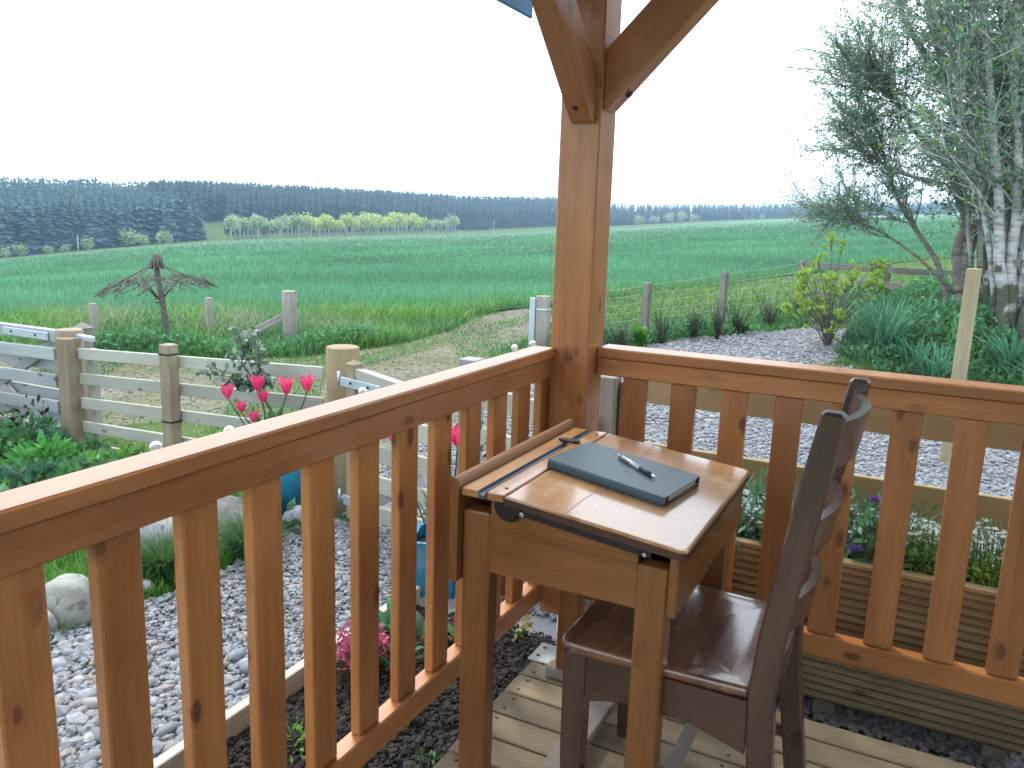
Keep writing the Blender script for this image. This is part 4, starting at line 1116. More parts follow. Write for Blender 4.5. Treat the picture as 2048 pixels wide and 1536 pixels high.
def strap_leaf(par, b, a0, L, w, lean, c, name='leaf', nr=7, mat=None):
    dx, dy = math.cos(a0), math.sin(a0); sx, sy = -dy, dx; vs = []; cs = []
    for j in range(nr+1):
        tt = j/nr; off = L*lean*tt**1.8; z = L*(tt-0.45*lean*tt**2.4); ww = w*0.5*(0.35+1.0*math.sin(math.pi*min(1, .12+tt*.88)))*(1 if tt < .98 else .1)
        fold = ww*0.5
        for s, up in ((-1, fold), (0, 0), (1, fold)):
            vs.append((b[0]+dx*off+sx*ww*s, b[1]+dy*off+sy*ww*s, b[2]+z+up)); cs.append(np.array(c)*(0.8+.35*tt)*(1.12 if s == 0 else 1))
    fs = [(j*3+k_, j*3+k_+1, (j+1)*3+k_+1, (j+1)*3+k_) for j in range(nr) for k_ in range(2)]
    v = np.array(vs); c0 = v.mean(0)
    return link(name, np_mesh(name, v-c0, np.array(fs), mat or LEAF, np.array(cs), True), Matrix.Translation(c0), par)
# flowers in the round pot: (dx, dy, ground-z of flower, size)
Bp = Vector((-2.80, 2.97, 0.08))
for i, (x, y, z, s, op, lab) in enumerate((
        (-3.03, 2.90, 0.372, 0.076, 0.75, 'pink tulip furthest left over the railing, petals flared'),
        (-2.86, 2.93, 0.425, 0.086, 0.60, 'tall pink tulip second from the left in the round pot'),
        (-2.815, 2.92, 0.375, 0.064, 0.55, 'pink tulip half hidden between the two tallest blooms'),
        (-2.695, 2.95, 0.425, 0.088, 1.6, 'wide-open pink tulip in the middle of the bunch'),
        (-2.59, 2.98, 0.45, 0.082, 0.55, 'pink tulip furthest right over the railing, highest bloom'),
        (-2.90, 2.86, 0.325, 0.060, 0.60, 'small low pink tulip near the cap rail'),
        (-2.80, 2.84, 0.295, 0.060, 0.55, 'small pink tulip bud just showing above the cap rail'))):
    tulip((Bp.x+(x-Bp.x)*.25, Bp.y+(y-Bp.y)*.25, Bp.z), (x, y, z), s, lab, op, i+1, 2)
for i, (x, y, z, s, lab) in enumerate((
        (-1.535, 2.62, 0.425, 0.085, 'large pink tulip seen between balusters above the square blue pot'),
        (-1.815, 2.60, 0.395, 0.075, 'pink tulip seen between balusters by the gate brace'))):
    tulip((-1.61+(x+1.61)*.2, 2.625, 0.01), (x, y, z), s, lab, 0.12, i+20, 3)
def leafy_tuft(name, loc, n, L, w, lean, c, label, cat, group=None, mat=None):
    t = thing(name, label, cat, loc, group)
    for i in range(n):
        a0 = random.uniform(0, 6.28); r = random.uniform(0, .03)
        strap_leaf(t, (loc[0]+r*math.cos(a0), loc[1]+r*math.sin(a0), loc[2]), a0, L*random.uniform(.6, 1.1), w*random.uniform(.7, 1.1), lean*random.uniform(.4, 1.3), [k_*random.uniform(.75, 1.3) for k_ in c], mat=mat)
    return t
leafy_tuft('bulb_foliage', (-1.61, 2.625, 0.01), 18, 0.27, 0.020, 0.45, (0.05, 0.19, 0.035), 'upright green bulb leaves growing in the square blue pot', 'plant')
leafy_tuft('bulb_foliage', (-2.80, 2.96, 0.08), 9, 0.20, 0.035, 0.9, (0.07, 0.16, 0.10), 'grey-green tulip leaves drooping over the round blue pot', 'plant')

# ornamental grass tufts, lawn, left bed
def grass_tuft(name, loc, n, L, spread, c, label, cat='grass', group=None, w=0.004, lean=0.75):
    a = rng.uniform(0, 6.28, n); r = np.abs(rng.normal(0, spread*.35, n))
    P = np.column_stack([loc[0]+r*np.cos(a), loc[1]+r*np.sin(a), np.full(n, loc[2])])
    h = L*rng.uniform(.65, 1.1, n)
    V, F, C = blades(P, h, np.full(n, w), np.clip(rng.normal(lean, .25, n), .05, 1.3), jitter_col(c, n, .35), 4, a+rng.normal(0, .5, n))
    V = V-np.array(loc)
    return setp(link(name, np_mesh(name, V, F, BLADE, C), Matrix.Translation(loc)), label, cat, group)
grass_tuft('ornamental_grass', (-2.62, 2.14, -0.19), 700, 0.22, .10, (0.075, 0.17, 0.05), 'fine-leaved ornamental grass tuft in front of the large flat-topped stone')
grass_tuft('ornamental_grass', (-2.50, 2.47, -0.19), 650, 0.20, .10, (0.075, 0.17, 0.06), 'fine-leaved ornamental grass tuft below the dark rock slab')
q = scatter(LAWN, 26000); n = len(q)
V = blades(np.column_stack([q, terr(q[:, 0], q[:, 1])]), rng.uniform(.035, .085, n), np.full(n, .0045), rng.uniform(.2, .9, n), jitter_col((0.105, 0.30, 0.040), n, .35), 2)
stuff('lawn_grass', [V], BLADE, 'bright green lawn grass beyond the left balusters', 'grass')
# left bed ground cover (uncountable leaves)
q = scatter([(-3.35, 1.2), (-3.25, 2.2), (-3.3, 3.05), (-4.65, 3.12), (-6.2, 3.05), (-6.2, 1.2)], 9000); n = len(q)
hh = 0.03+0.10*rng.random(n)+0.08*np.maximum(0, np.sin(q[:, 0]*7)*np.sin(q[:, 1]*6+1))
D = np.column_stack([rng.normal(size=n), rng.normal(size=n), rng.uniform(.1, 1.0, n)])
cc = jitter_col((0.075, 0.20, 0.075), n, .4, .18); cc[rng.random(n) < .25] *= np.array([1.7, 1.5, .8])
V1 = leaves(np.column_stack([q, terr(q[:, 0], q[:, 1])+hh]), D, rng.uniform(.045, .10, n), np.clip(cc, 0, 1), .45)
stuff('bed_ground_cover', [V1], LEAF, 'low leafy ground cover filling the bed by the wide gate', 'ground cover')
def leafy_plant(name, loc, n, rx, rz, size, c, label, cat='plant', group=None, asp=.45, stems=6, up=.4):
    t = thing(name, label, cat, loc, group); L0 = np.array(loc)
    u = rng.normal(size=(n, 3)); u /= np.linalg.norm(u, axis=1, keepdims=True); r = rng.random(n)**.5
    P = u*r[:, None]*np.array([rx, rx, rz*.5]); P[:, 2] += rz*.5
    D = u*np.array([1, 1, .5])+np.array([0, 0, up])+rng.normal(0, .35, (n, 3))
    V, F, C = leaves(P, D, size*rng.uniform(.6, 1.2, n), jitter_col(c, n, .35, .15), asp)
    link('foliage', np_mesh('foliage', V, F, LEAF, C), Matrix.Translation(loc), t)
    m_ = MB()
    for i in range(stems):
        e = P[rng.integers(n)]; m_.tube([(0, 0, -0.02), (e[0]*.3, e[1]*.3, e[2]*.5), tuple(e)], [.004, .003, .0015], 5)
    link('stems', m_.mesh('stems', STEMM), Matrix.Translation(loc), t)
    return t
for i, (x, y, s, c, lab) in enumerate((
        (-4.25, 2.75, .16, (0.06, 0.20, 0.045), 'bright broad-leaved plant at the foot of the wide gatepost'),
        (-4.75, 2.95, .17, (0.045, 0.14, 0.06), 'green leafy plant in the bed in front of the wide gate bars'),
        (-3.75, 2.85, .13, (0.08, 0.20, 0.04), 'yellow-green leafy plant at the bed edge near the fence'),
        (-5.15, 2.6, .20, (0.05, 0.15, 0.06), 'leafy plant at the far left edge of the bed'),
        (-3.95, 2.45, .13, (0.045, 0.13, 0.07), 'grey-green leafy plant nearest the cap rail in the left bed'))):
    leafy_plant('bed_plant', (x, y, tz(x, y)), 300, s*1.15, s*1.6, .07, [v*1.35 for v in c], lab, group='leafy plants in the left bed')
leafy_plant('dark_leaved_shrub', (-4.86, 3.02, -0.27), 90, .14, .42, .055, (0.030, 0.020, 0.022), 'small purple-black leaved shrub in front of the wide gate', 'shrub', stems=8)

# young evergreen shrub leaning left of the tulips
es = thing('evergreen_shrub', 'sparse young evergreen shrub with curled leaves left of the tulips', 'shrub', (-2.72, 3.03, -0.19))
Lp = []; m_ = MB()
stem_pts = [Vector((-2.70, 3.03, -0.19)), Vector((-2.78, 3.02, 0.2)), Vector((-2.93, 3.01, 0.42)), Vector((-3.03, 3.0, 0.55))]
m_.tube(stem_pts, [.008, .007, .005, .003], 7)
ends = [(-3.06, 3.0, 0.70), (-2.93, 3.02, 0.70), (-3.22, 2.97, 0.50), (-3.15, 3.02, 0.60), (-3.28, 2.98, 0.46), (-2.90, 3.0, 0.62), (-2.84, 3.02, 0.48), (-3.10, 2.98, 0.42), (-3.0, 3.05, 0.66)]
LP, LD = [], []
for e in ends:
    s_ = stem_pts[random.choice((2, 2, 3))]; e = Vector(e); m_.tube([s_, s_.lerp(e, .5)+Vector((0, 0, .02)), e], [.004, .003, .0015], 6)
    for k_ in range(40):
        t_ = random.uniform(.2, 1.03); p_ = s_.lerp(e, t_)+Vector([random.gauss(0, .012) for _ in range(3)]); LP.append(tuple(p_)); LD.append([random.gauss(0, 1) for _ in range(3)])
m_.build('stems', DSTEM, es)
n = len(LP); cl = jitter_col((0.09, 0.16, 0.10), n, .4); cl[rng.random(n) < .35] = (0.30, 0.37, 0.33)
V, F, C = leaves(np.array(LP), np.array(LD), rng.uniform(.028, .05, n), cl, .6)
c0 = V.mean(0); link('foliage', np_mesh('foliage', V-c0, F, LEAF, C), Matrix.Translation(c0), es)
leafy_plant('glossy_shrub', (-1.62, 2.86, 0.0), 70, .14, .55, .05, (0.035, 0.085, 0.04), 'glossy dark leaved shrub seen between the far balusters', 'shrub', asp=.55)
leafy_plant('broad_leaved_plant', (-2.56, 2.72, -0.19), 16, .09, .13, .09, (0.06, 0.15, 0.07), 'broad-leaved plant tucked beside the small grey stone', 'plant', asp=.8)

# plants in the soil bed
sx_ = thing('saxifrage_mound', 'mound of tiny pink flowers in the soil bed by the timber edging', 'flowers', (-1.46, 1.92, -0.17))
n = 420; a = rng.uniform(0, 6.28, n); r = np.sqrt(rng.random(n)); P = np.column_stack([r*.075*np.cos(a), r*.10*np.sin(a), .02+.19*(1-.4*r*r)*rng.uniform(.5, 1, n)])
V, F, C = leaves(P, rng.normal(size=(n, 3)), np.full(n, .018), jitter_col((0.50, 0.10, 0.20), n, .4, .2), .8); link('flowers', np_mesh('flowers', V, F, PETAL, C), Matrix.Translation((-1.46, 1.92, -0.17)), sx_)
V, F, C = blades(P*np.array([.9, .9, 0]), P[:, 2]+.01, np.full(n, .002), rng.uniform(0, .3, n), jitter_col((0.10, 0.06, 0.035), n), 2); link('stems', np_mesh('stems', V, F, BLADE, C), Matrix.Translation((-1.46, 1.92, -0.17)), sx_)
n = 160; P = np.column_stack([rng.normal(0, .05, n), rng.normal(0, .12, n), rng.uniform(.02, .10, n)])
V, F, C = leaves(P, rng.normal(size=(n, 3)), np.full(n, .016), jitter_col((0.46, 0.08, 0.16), n, .4, .2), .8)
setp(link('pink_flower_patch', np_mesh('pink_flower_patch', V, F, PETAL, C), Matrix.Translation((-1.30, 2.32, -0.16))), 'patch of small pink flowers behind the desk leg', 'flowers', None, 'stuff')
leafy_tuft('sprouting_leaf', (-1.19, 1.76, -0.17), 3, .13, .05, .5, (0.16, 0.34, 0.03), 'bright yellow-green sprouting leaf in dark soil beside the lower rail', 'plant')
leafy_tuft('sprouting_leaf', (-1.02, 1.42, -0.16), 2, .09, .04, .5, (0.16, 0.34, 0.03), 'bright sprouting leaf at the bottom edge of the soil bed', 'plant')
for (x, y, L, lab) in ((-1.52, 2.18, .16, 'broad green bulb leaf leaning over the edging board'), (-1.40, 2.20, .20, 'slender upright leaves in soil behind the middle balusters'), (-1.36, 1.98, .14, 'green leaf tuft in the soil right of the pink mound'), (-1.22, 2.20, .17, 'green leaf tuft in the soil near the desk leg'), (-1.1, 2.02, .12, 'lance-leaved seedling in the soil near the lower rail')):
    leafy_tuft('bulb_leaves', (x, y, -0.17), 5, L, .03, .6, (0.06, 0.18, 0.07), lab, 'plant', 'leaf tufts in the soil bed')
leafy_plant('green_seedling', (-1.40, 1.54, -0.165), 90, .07, .06, .026, (0.15, 0.32, 0.05), 'bright green low seedling at the bottom of the soil bed', 'plant')
leafy_plant('green_seedling', (-1.02, 1.63, -0.165), 60, .06, .05, .022, (0.09, 0.20, 0.06), 'small dark green seedling near the deck edge', 'plant')
leafy_plant('yellow_green_seedling', (-1.13, 2.38, -0.16), 40, .06, .10, .03, (0.30, 0.24, 0.05), 'dry orange and green leaves in soil by the corner post', 'plant')
n = 120; q = scatter([(-1.55, 1.9), (-1.5, 2.3), (-1.2, 2.3), (-1.2, 1.7)], n)
V, F, C = leaves(np.column_stack([q, np.full(n, -.15)]), rng.normal(size=(n, 3))*np.array([1, 1, .2]), rng.uniform(.02, .06, n), jitter_col((0.28, 0.20, 0.11), n, .4), .15)
stuff('dry_stalks', [(V, F, C)], LEAF, 'dry straw-coloured stalks lying on the soil bed', 'dead stalks')

# plants in the planter
def planter_mass(name, x0, x1, n, h, size, c, label, asp=.2, blade=False):
    loc = ((x0+x1)/2, 2.585, 0.27)
    P = np.column_stack([rng.uniform(x0-loc[0], x1-loc[0], n), rng.uniform(-.09, .09, n), np.zeros(n)])
    if blade: V, F, C = blades(P, h*rng.uniform(.5, 1.1, n), np.full(n, size), rng.uniform(.2, 1, n), jitter_col(c, n, .4, .15), 4)
    else:
        P[:, 2] = h*rng.random(n); V, F, C = leaves(P, rng.normal(size=(n, 3))+np.array([0, 0, .6]), size*rng.uniform(.6, 1.2, n), jitter_col(c, n, .4, .15), asp)
    return setp(link(name, np_mesh(name, V, F, LEAF, C), Matrix.Translation(loc)), label, 'plant')
planter_mass('wallflower_foliage', -0.58, -0.22, 420, .20, .075, (0.11, 0.24, 0.14), 'grey-green narrow-leaved plant at the desk end of the planter', .22)
planter_mass('aster_foliage', -0.16, 0.0, 520, .21, .05, (0.14, 0.28, 0.16), 'leafy plant with lilac flowers in the middle of the planter', .35)
planter_mass('daffodil_foliage', -0.06, 0.14, 90, .24, .009, (0.09, 0.20, 0.10), 'dark strap leaves in the middle of the planter', blade=True)
planter_mass('moss_mound', 0.03, 0.36, 2600, .12, .022, (0.20, 0.36, 0.06), 'bright mossy green mound at the right end of the planter', .3)
planter_mass('candytuft_foliage', 0.0, 0.36, 1100, .20, .03, (0.13, 0.25, 0.10), 'dark green candytuft foliage at the right end of the planter', .25)
def flower(x, y, z, rad, c, label, n=18, group=None, zb=0.28):
    t = thing('flower', label, 'flower', (x, y, zb), group)
    MB().tube([(x, y, zb), (x+.004, y, (zb+z)/2), (x, y, z)], .0018, 5).build('stem', STEMM, t)
    a = np.linspace(0, 6.28, n, endpoint=False); D = np.column_stack([np.cos(a), np.sin(a), rng.uniform(.0, 1.1, n)])
    V, F, C = leaves(np.tile((x, y, z), (n, 1))+rng.normal(0, rad*.18, (n, 3))*np.array([1, 1, .5]), D, np.full(n, rad), jitter_col(c, n, .2, .08), .35)
    c0 = V.mean(0); link('petals', np_mesh('petals', V-c0, F, PETAL, C), Matrix.Translation(c0), t)
    return t
flower(-0.095, 2.51, 0.355, .034, (0.30, 0.24, 0.62), 'lilac daisy-like flower low in the planter by the chair back', 24)
flower(-0.055, 2.60, 0.490, .022, (0.22, 0.05, 0.36), 'deep purple flower cluster standing highest in the planter')
flower(-0.035, 2.58, 0.455, .013, (0.14, 0.04, 0.22), 'small dark purple bloom beside the tall purple cluster')
flower(-0.03, 2.56, 0.41, .014, (0.28, 0.22, 0.55), 'small lilac bloom above the low lilac daisy in the planter')
for i in range(95):
    x = random.uniform(0.04, 0.37); y = random.uniform(2.53, 2.66); z = random.uniform(.38, .46)+.02*(x > .2)
    flower(x, y, z, .0105, (0.80, 0.81, 0.78), 'white candytuft flower head at the right end of the planter', 16, 'white candytuft heads in the planter')
for i, (x, z) in enumerate(((-0.44, .44), (-0.43, .375), (-0.40, .345))):
    flower(x, 2.54, z, .014, (0.74, 0.74, 0.66), ('white flower highest at the desk end of the planter', 'white flower midway down the desk end of the planter', 'white flower lowest at the desk end of the planter')[i], 10)
leafy_tuft('grass_stalk', (0.07, 2.56, 0.28), 2, .27, .006, .12, (0.42, 0.33, 0.16), 'single dry grass seed stalk rising from the planter', 'plant')

# ================================================================== verge grass, weeds
def in_garden(x, y): return (y < 3.36) & (x > -14)
naz = 150000
az_ = rng.uniform(-66, 9, naz); dmx = field_edge(az_)+0.5
u = rng.random(naz); d_ = 1/(1/4.5+(1/dmx-1/4.5)*u)
x, y = polar(d_, az_); keep = ~in_garden(x, y) & ~in_poly(x, y, DRIVE)
tr = in_poly(x, y, TRACK)
mid = (np.abs(np.sin(x*1.3+y*0.9)) > .86) | (rng.random(naz) < .035)
# grassy middle of the track and grass creeping in from its edges
keep &= (~tr) | (mid & (rng.random(naz) < .8)) | (tr & (np.abs((x+5.25)-(y-8)*-.08) < .20) & (y > 6.2))
keep &= ~((x > -1.0) & (y > 6.5) & (y < 9) & (rng.random(naz) < .7))
x, y, d_, tr, az_ = x[keep], y[keep], d_[keep], tr[keep], az_[keep]; n = len(x)
edge = field_edge(az_)-d_
patch = np.sin(x*1.7+2*np.sin(y*.9))*np.sin(y*1.3+1.5*np.sin(x*.7))
h = np.where(tr, rng.uniform(.02, .07, n), rng.uniform(.05, .13, n)+.06*np.clip(patch, 0, 1)+.08*np.clip(1-edge/3.0, 0, 1)*rng.random(n))
h = np.where((x < -5.5) & ~tr & (y > 4.6), h*1.6, h)
pal = np.array([(0.105, 0.27, 0.065), (0.135, 0.31, 0.06), (0.080, 0.23, 0.080), (0.26, 0.28, 0.15)])
ci = np.where(patch > .35, 1, np.where(patch < -.35, 2, 0)); ci = np.where(rng.random(n) < .08, 3, ci)
cc = pal[ci]*(1+rng.uniform(-.3, .3, (n, 1)))*(1+rng.uniform(-.1, .1, (n, 3)))
V = blades(np.column_stack([x, y, terr(x, y)]), h, .008*np.clip(d_/7, .7, 2.5), rng.uniform(.1, .9, n), np.clip(cc, 0, 1), 2)
stuff('verge_grass', [V], BLADE, 'rough green grass of the verges along track and field', 'grass')
# tall pale dry grass along the old fence line
q = np.concatenate([scatter([(-9.6, 5.5), (-6.0, 7.2), (-5.6, 8.0), (-8, 8.6), (-10.5, 6.6)], 2600)]); n = len(q)
clump = np.sin(q[:, 0]*3.1)*np.sin(q[:, 1]*2.7+.6); q = q[clump > -.15]; n = len(q)
V = blades(np.column_stack([q, terr(q[:, 0], q[:, 1])]), rng.uniform(.20, .46, n), np.full(n, .0045), rng.uniform(.3, 1.1, n), jitter_col((0.27, 0.31, 0.18), n, .3), 4)
stuff('dry_grass', [V], BLADE, 'tall straw-coloured dead grass along the old fence line', 'grass')
# nettles and docks on the verge
def weeds(poly, n, hmax, c, size, name, label, cat='weeds', f=2.0):
    q = scatter(poly, n); m = np.clip(np.sin(q[:, 0]*f)*np.sin(q[:, 1]*f*.9+1)+.45, 0.05, 1.3); hh = hmax*m*rng.random(len(q))**.6
    V = leaves(np.column_stack([q, terr(q[:, 0], q[:, 1])+hh]), rng.normal(size=(len(q), 3))+np.array([0, 0, .3]), size*rng.uniform(.6, 1.3, len(q)), jitter_col(c, len(q), .4, .12), .42)
    return stuff(name, [V], LEAF, label, cat)
weeds([(-9.4, 4.9), (-8.0, 5.0), (-6.6, 5.7), (-5.75, 7.0), (-5.6, 8.4), (-6.2, 8.6), (-7.6, 7.8), (-9.6, 6.0)], 15000, .20, (0.09, 0.25, 0.095), .075, 'verge_nettles', 'low green nettles between the track and the old fence posts')
weeds([(-3.6, 8.6), (-2.5, 11.4), (-1.5, 13.4), (-1.5, 14.5), (-3.0, 12.8), (-4.1, 9.6)], 9500, .26, (0.085, 0.235, 0.085), .07, 'fence_weeds', 'green weeds along the foot of the right wire fence')

# ================================================================== wheat blades
nf = 360000
az_ = rng.uniform(-63, 8.5, nf); e = field_edge(az_)
d_ = 1/(1/e+(1/330.0-1/e)*rng.random(nf)**0.92)
x, y = polar(d_, az_)
# two pairs of tramlines cross the crop
def tram(p, q_, x, y):
    p = np.array(p); q_ = np.array(q_); t = (q_-p)/np.linalg.norm(q_-p); nn_ = np.array([-t[1], t[0]])
    return (x-p[0])*nn_[0]+(y-p[1])*nn_[1]
tp1 = polar(27.0, math.degrees(math.atan((600-1024)/1622.7))-26.5); tp2 = polar(60.0, math.degrees(math.atan((1150-1024)/1622.7))-26.5)
s1 = tram(tp1, tp2, x, y)
lowc = (np.abs(s1) < .6) | (np.abs(s1-2.3) < .6) | (np.abs(s1-24) < .7) | (np.abs(s1-26.6) < .7)
keep = ~lowc | (rng.random(nf) < .05)
x, y, d_, az_ = x[keep], y[keep], d_[keep], az_[keep]; n = len(x)
edge = d_-field_edge(az_)
wave = .5+.5*np.sin(x*.35+1.3*np.sin(y*.21))*np.sin(y*.28)
h = (rng.uniform(.18, .28, n))*np.clip(.55+edge*.35, .55, 1)*(.85+.3*wave)
cc = np.array([(0.092, 0.240, 0.128)])*np.interp(d_, [10, 30, 120], [1.35, 1.15, .98])[:, None]*np.exp(rng.normal(0, .30, (n, 1)))*(1+rng.uniform(-.12, .12, (n, 3)))*(.80+.4*wave[:, None])
lime = (edge < 1.2) & (rng.random(n) < .3); cc[lime] = np.array((0.155, 0.33, 0.06))*(1+rng.uniform(-.25, .25, (lime.sum(), 1)))
V = blades(np.column_stack([x, y, terr(x, y)+.02]), h, .012*np.clip(d_/13, 1, 9), rng.uniform(.05, .5, n), np.clip(cc, 0, 1), 1)
stuff('wheat_blades', [V], BLADE, 'dense blue-green young wheat filling the field', 'crop')

tdir = np.array(tp2)-np.array(tp1); tdir /= np.linalg.norm(tdir); tnr = np.array([-tdir[1], tdir[0]])
G_TRAM = groundmat('trodden_shaded_tramline', [(0.35, (0.030, 0.075, 0.035)), (0.65, (0.055, 0.12, 0.055))], 1.0, 12)  # trodden ground, colour lowered further to carry the crop edge's shade
for s0_ in (0.0, 2.3, 24.0, 26.6):
    ll = np.linspace(-14, 150, 60); rows_ = []
    for o_ in (-.55, .55):
        xs = tp1[0]+tdir[0]*ll+tnr[0]*(s0_+o_); ys_ = tp1[1]+tdir[1]*ll+tnr[1]*(s0_+o_); rows_.append(np.stack([xs, ys_, terr(xs, ys_)+.045], 1))
    v_ = np.concatenate(rows_); k_ = np.arange(59); f_s = np.stack([k_, k_+1, k_+61, k_+60], 1)
    setp(link('tramline', np_mesh('tramline', v_, f_s, G_TRAM)), kind='structure')

# ================================================================== old fence posts by the field
for (x, y, zt, r, lab) in ((-8.05, 5.83, .27, .040, 'thin weathered fence post left of the twig parasol'), (-7.64, 7.07, .28, .042, 'thin weathered fence post right of the twig parasol')):
    t = thing('fence_post', lab, 'post', (x, y, -.2), 'old fence posts along the field'); round_post('post', x, y, -.4, zt, r, OLDW, t, 10)
t = thing('strainer_post', 'thick round weathered strainer post with a leaning strut by the field', 'post', (-6.49, 7.19, -.2))
round_post('post', -6.49, 7.19, -.4, .43, .085, OLDW, t)
board('strut', (-6.57, 7.15, .12), (-7.02, 6.84, -.16), .075, .075, OLDW, t)
for z_ in (.30, .12, -.02): MB().lathe([(.0875, z_), (.089, z_+.003), (.0875, z_+.006)], 20, cx=-6.49, cy=7.19).build('wire_wrap', WIRE, t)
# twig parasol
up = thing('twig_parasol', 'rustic parasol of woven grey twigs on a crooked pole', 'parasol', (-6.94, 5.86, -.2))
bx, by = -6.94, 5.86; hx, hy = -7.03, 5.845; zc = .72
MB().tube([(bx+.015, by, -.35), (bx, by, -.05), (-6.975, 5.852, .3), (hx, hy, .62), (hx-.005, hy, .80)], [.036, .034, .030, .028, .02], 9).build('pole', TWIG, up)
cap = MB()
for k_ in range(11):
    a = k_*2*math.pi/11; cap.tube([(hx+.065*math.cos(a), hy+.065*math.sin(a), .70), (hx+.030*math.cos(a), hy+.030*math.sin(a), .845)], .013, 6)
cap.build('top_bundle', TWIG, up)
def rimz(a): return .485+.045*math.cos(a-0.45)
NR = 24
for k_ in range(12):
    a = k_*2*math.pi/12+.1; rr = .54+random.uniform(-.03, .05)
    MB().tube([(hx+.05*math.cos(a), hy+.05*math.sin(a), .735), (hx+.33*math.cos(a), hy+.33*math.sin(a), .60+.02*math.cos(a)), (hx+rr*math.cos(a), hy+rr*math.sin(a), rimz(a))], [.007, .006, .0045], 6).build('spoke', TWIG, up)
def conez(r, a): return .735+(rimz(a)-.735)*r/.56
for k_ in range(34):
    a = k_*2*math.pi/34+random.uniform(-.04, .04); s = 1 if k_ % 2 else -1; a2 = a+s*random.uniform(.45, .75)
    r1_ = random.uniform(.22, .32); r2_ = random.uniform(.52, .61)
    MB().tube([(hx+r1_*math.cos(a), hy+r1_*math.sin(a), conez(r1_, a)+.012*s), (hx+r2_*math.cos(a2), hy+r2_*math.sin(a2), conez(r2_, a2)+.012*s+random.uniform(0, .02))], .0045, 5).build('woven_twig', TWIG, up)
for k_ in range(30):
    a = k_*2*math.pi/30; a2 = a+(1 if k_ % 2 else -1)*.17
    MB().tube([(hx+.44*math.cos(a), hy+.44*math.sin(a), conez(.44, a)+.045), (hx+.585*math.cos(a2), hy+.585*math.sin(a2), conez(.585, a2)-.012)], .004, 5).build('rim_twig', TWIG, up)
for a in (.3, 1.9, 3.5, 5.0):
    MB().tube([(hx+.03*math.cos(a)+.02, hy+.03*math.sin(a), .40), (hx+.25*math.cos(a), hy+.25*math.sin(a), .615)], .009, 6).build('strut', TWIG, up)
MB().tube([(hx+.05*math.cos(t_)+.02, hy+.05*math.sin(t_), .33+.006*t_) for t_ in np.linspace(0, 12, 30)], .006, 5).build('binding', TWIG, up)

# ================================================================== gate post and wire fence beyond the drive
t = thing('gatepost_with_strip', 'grey round gatepost with metal slam strip left of the porch post', 'gatepost', (-4.0, 8.7, -.2))
round_post('post', -3.98, 8.72, -.4, .45, .085, OLDW, t)
MB().cbox(.07, .03, .75, .004, Matrix.Translation((-4.085, 8.66, .05))).build('metal_strip', GALV, t)
MB().lathe([(.087, .28), (.09, .285), (.09, .30), (.087, .305)], 18, cx=-3.98, cy=8.72).build('band', GALV, t)
fgt = thing('field_gate', 'old field gate showing just left of the porch post', 'gate', (-3.8, 9.0, -.2))
for z_ in (.38, .24, .10, -.04): board('bar', (-3.93, 8.86, z_), (-3.62, 9.75, z_+.03), .03, .07, OLDW, fgt)
board('diagonal_brace', (-3.92, 8.89, -.05), (-3.66, 9.6, .36), .025, .06, OLDW, fgt)
wf = thing('wire_fence', 'wire mesh stock fence with square posts beyond the drive', 'fence', (-2.8, 11.5, -.2))
WP = [(-3.62, 9.75, .50), (-3.26, 10.46, .565), (-2.62, 12.1, .68), (-1.92, 14.9, .80)]
for (x, y, zt) in WP: board('post', (x, y, tz(x, y)-.2), (x, y, zt), .085, .085, OLDW, wf, up=(.3, 1, 0))
for k_ in range(7):
    ptsw = []
    for i, (x, y, zt) in enumerate(WP):
        z0 = tz(x, y)+.06; ptsw.append((x-.045, y, z0+(zt-.04-z0)*(k_/6)))
        if i < 3:
            x2, y2, zt2 = WP[i+1]; zz = (z0+(zt-.04-z0)*(k_/6)+tz(x2, y2)+.06+(zt2-.10-tz(x2, y2))*(k_/6))/2
            ptsw.append(((x+x2)/2-.045, (y+y2)/2, zz-.012))
    MB().tube(ptsw, .0028, 4).build('wire', WIRE, wf)
mesh_w = MB()
for (xa, ya, za), (xb, yb, zb) in zip(WP[:-1], WP[1:]):
    nn_ = int(math.hypot(xb-xa, yb-ya)/.15)
    for i in range(1, nn_):
        t_ = i/nn_; xx = xa+(xb-xa)*t_-.045; yy = ya+(yb-ya)*t_; mesh_w.tube([(xx, yy, tz(xx, yy)+.05), (xx, yy, (za+(zb-za)*t_)*.78)], .0016, 3, False)
setp(mesh_w.build('vertical_wires', WIRE, wf), kind='stuff')
ff = thing('post_and_rail_fence', 'weathered three-rail timber fence under the trees on the right', 'fence', (0.8, 14.3, 0))
FP = [(-1.88, 14.95), (-0.55, 14.55), (0.8, 14.15), (2.2, 13.75), (3.6, 13.35)]
for (x, y) in FP: board('post', (x, y, tz(x, y)-.3), (x, y, .84), .10, .10, OLDW, ff, up=(0, 1, 0))
for (xa, ya), (xb, yb) in zip(FP[:-1], FP[1:]):
    for z_ in (.74, .50, .27): board('rail', (xa, ya-.065, z_), (xb-.004, yb-.065, z_), .03, .10, OLDW, ff)

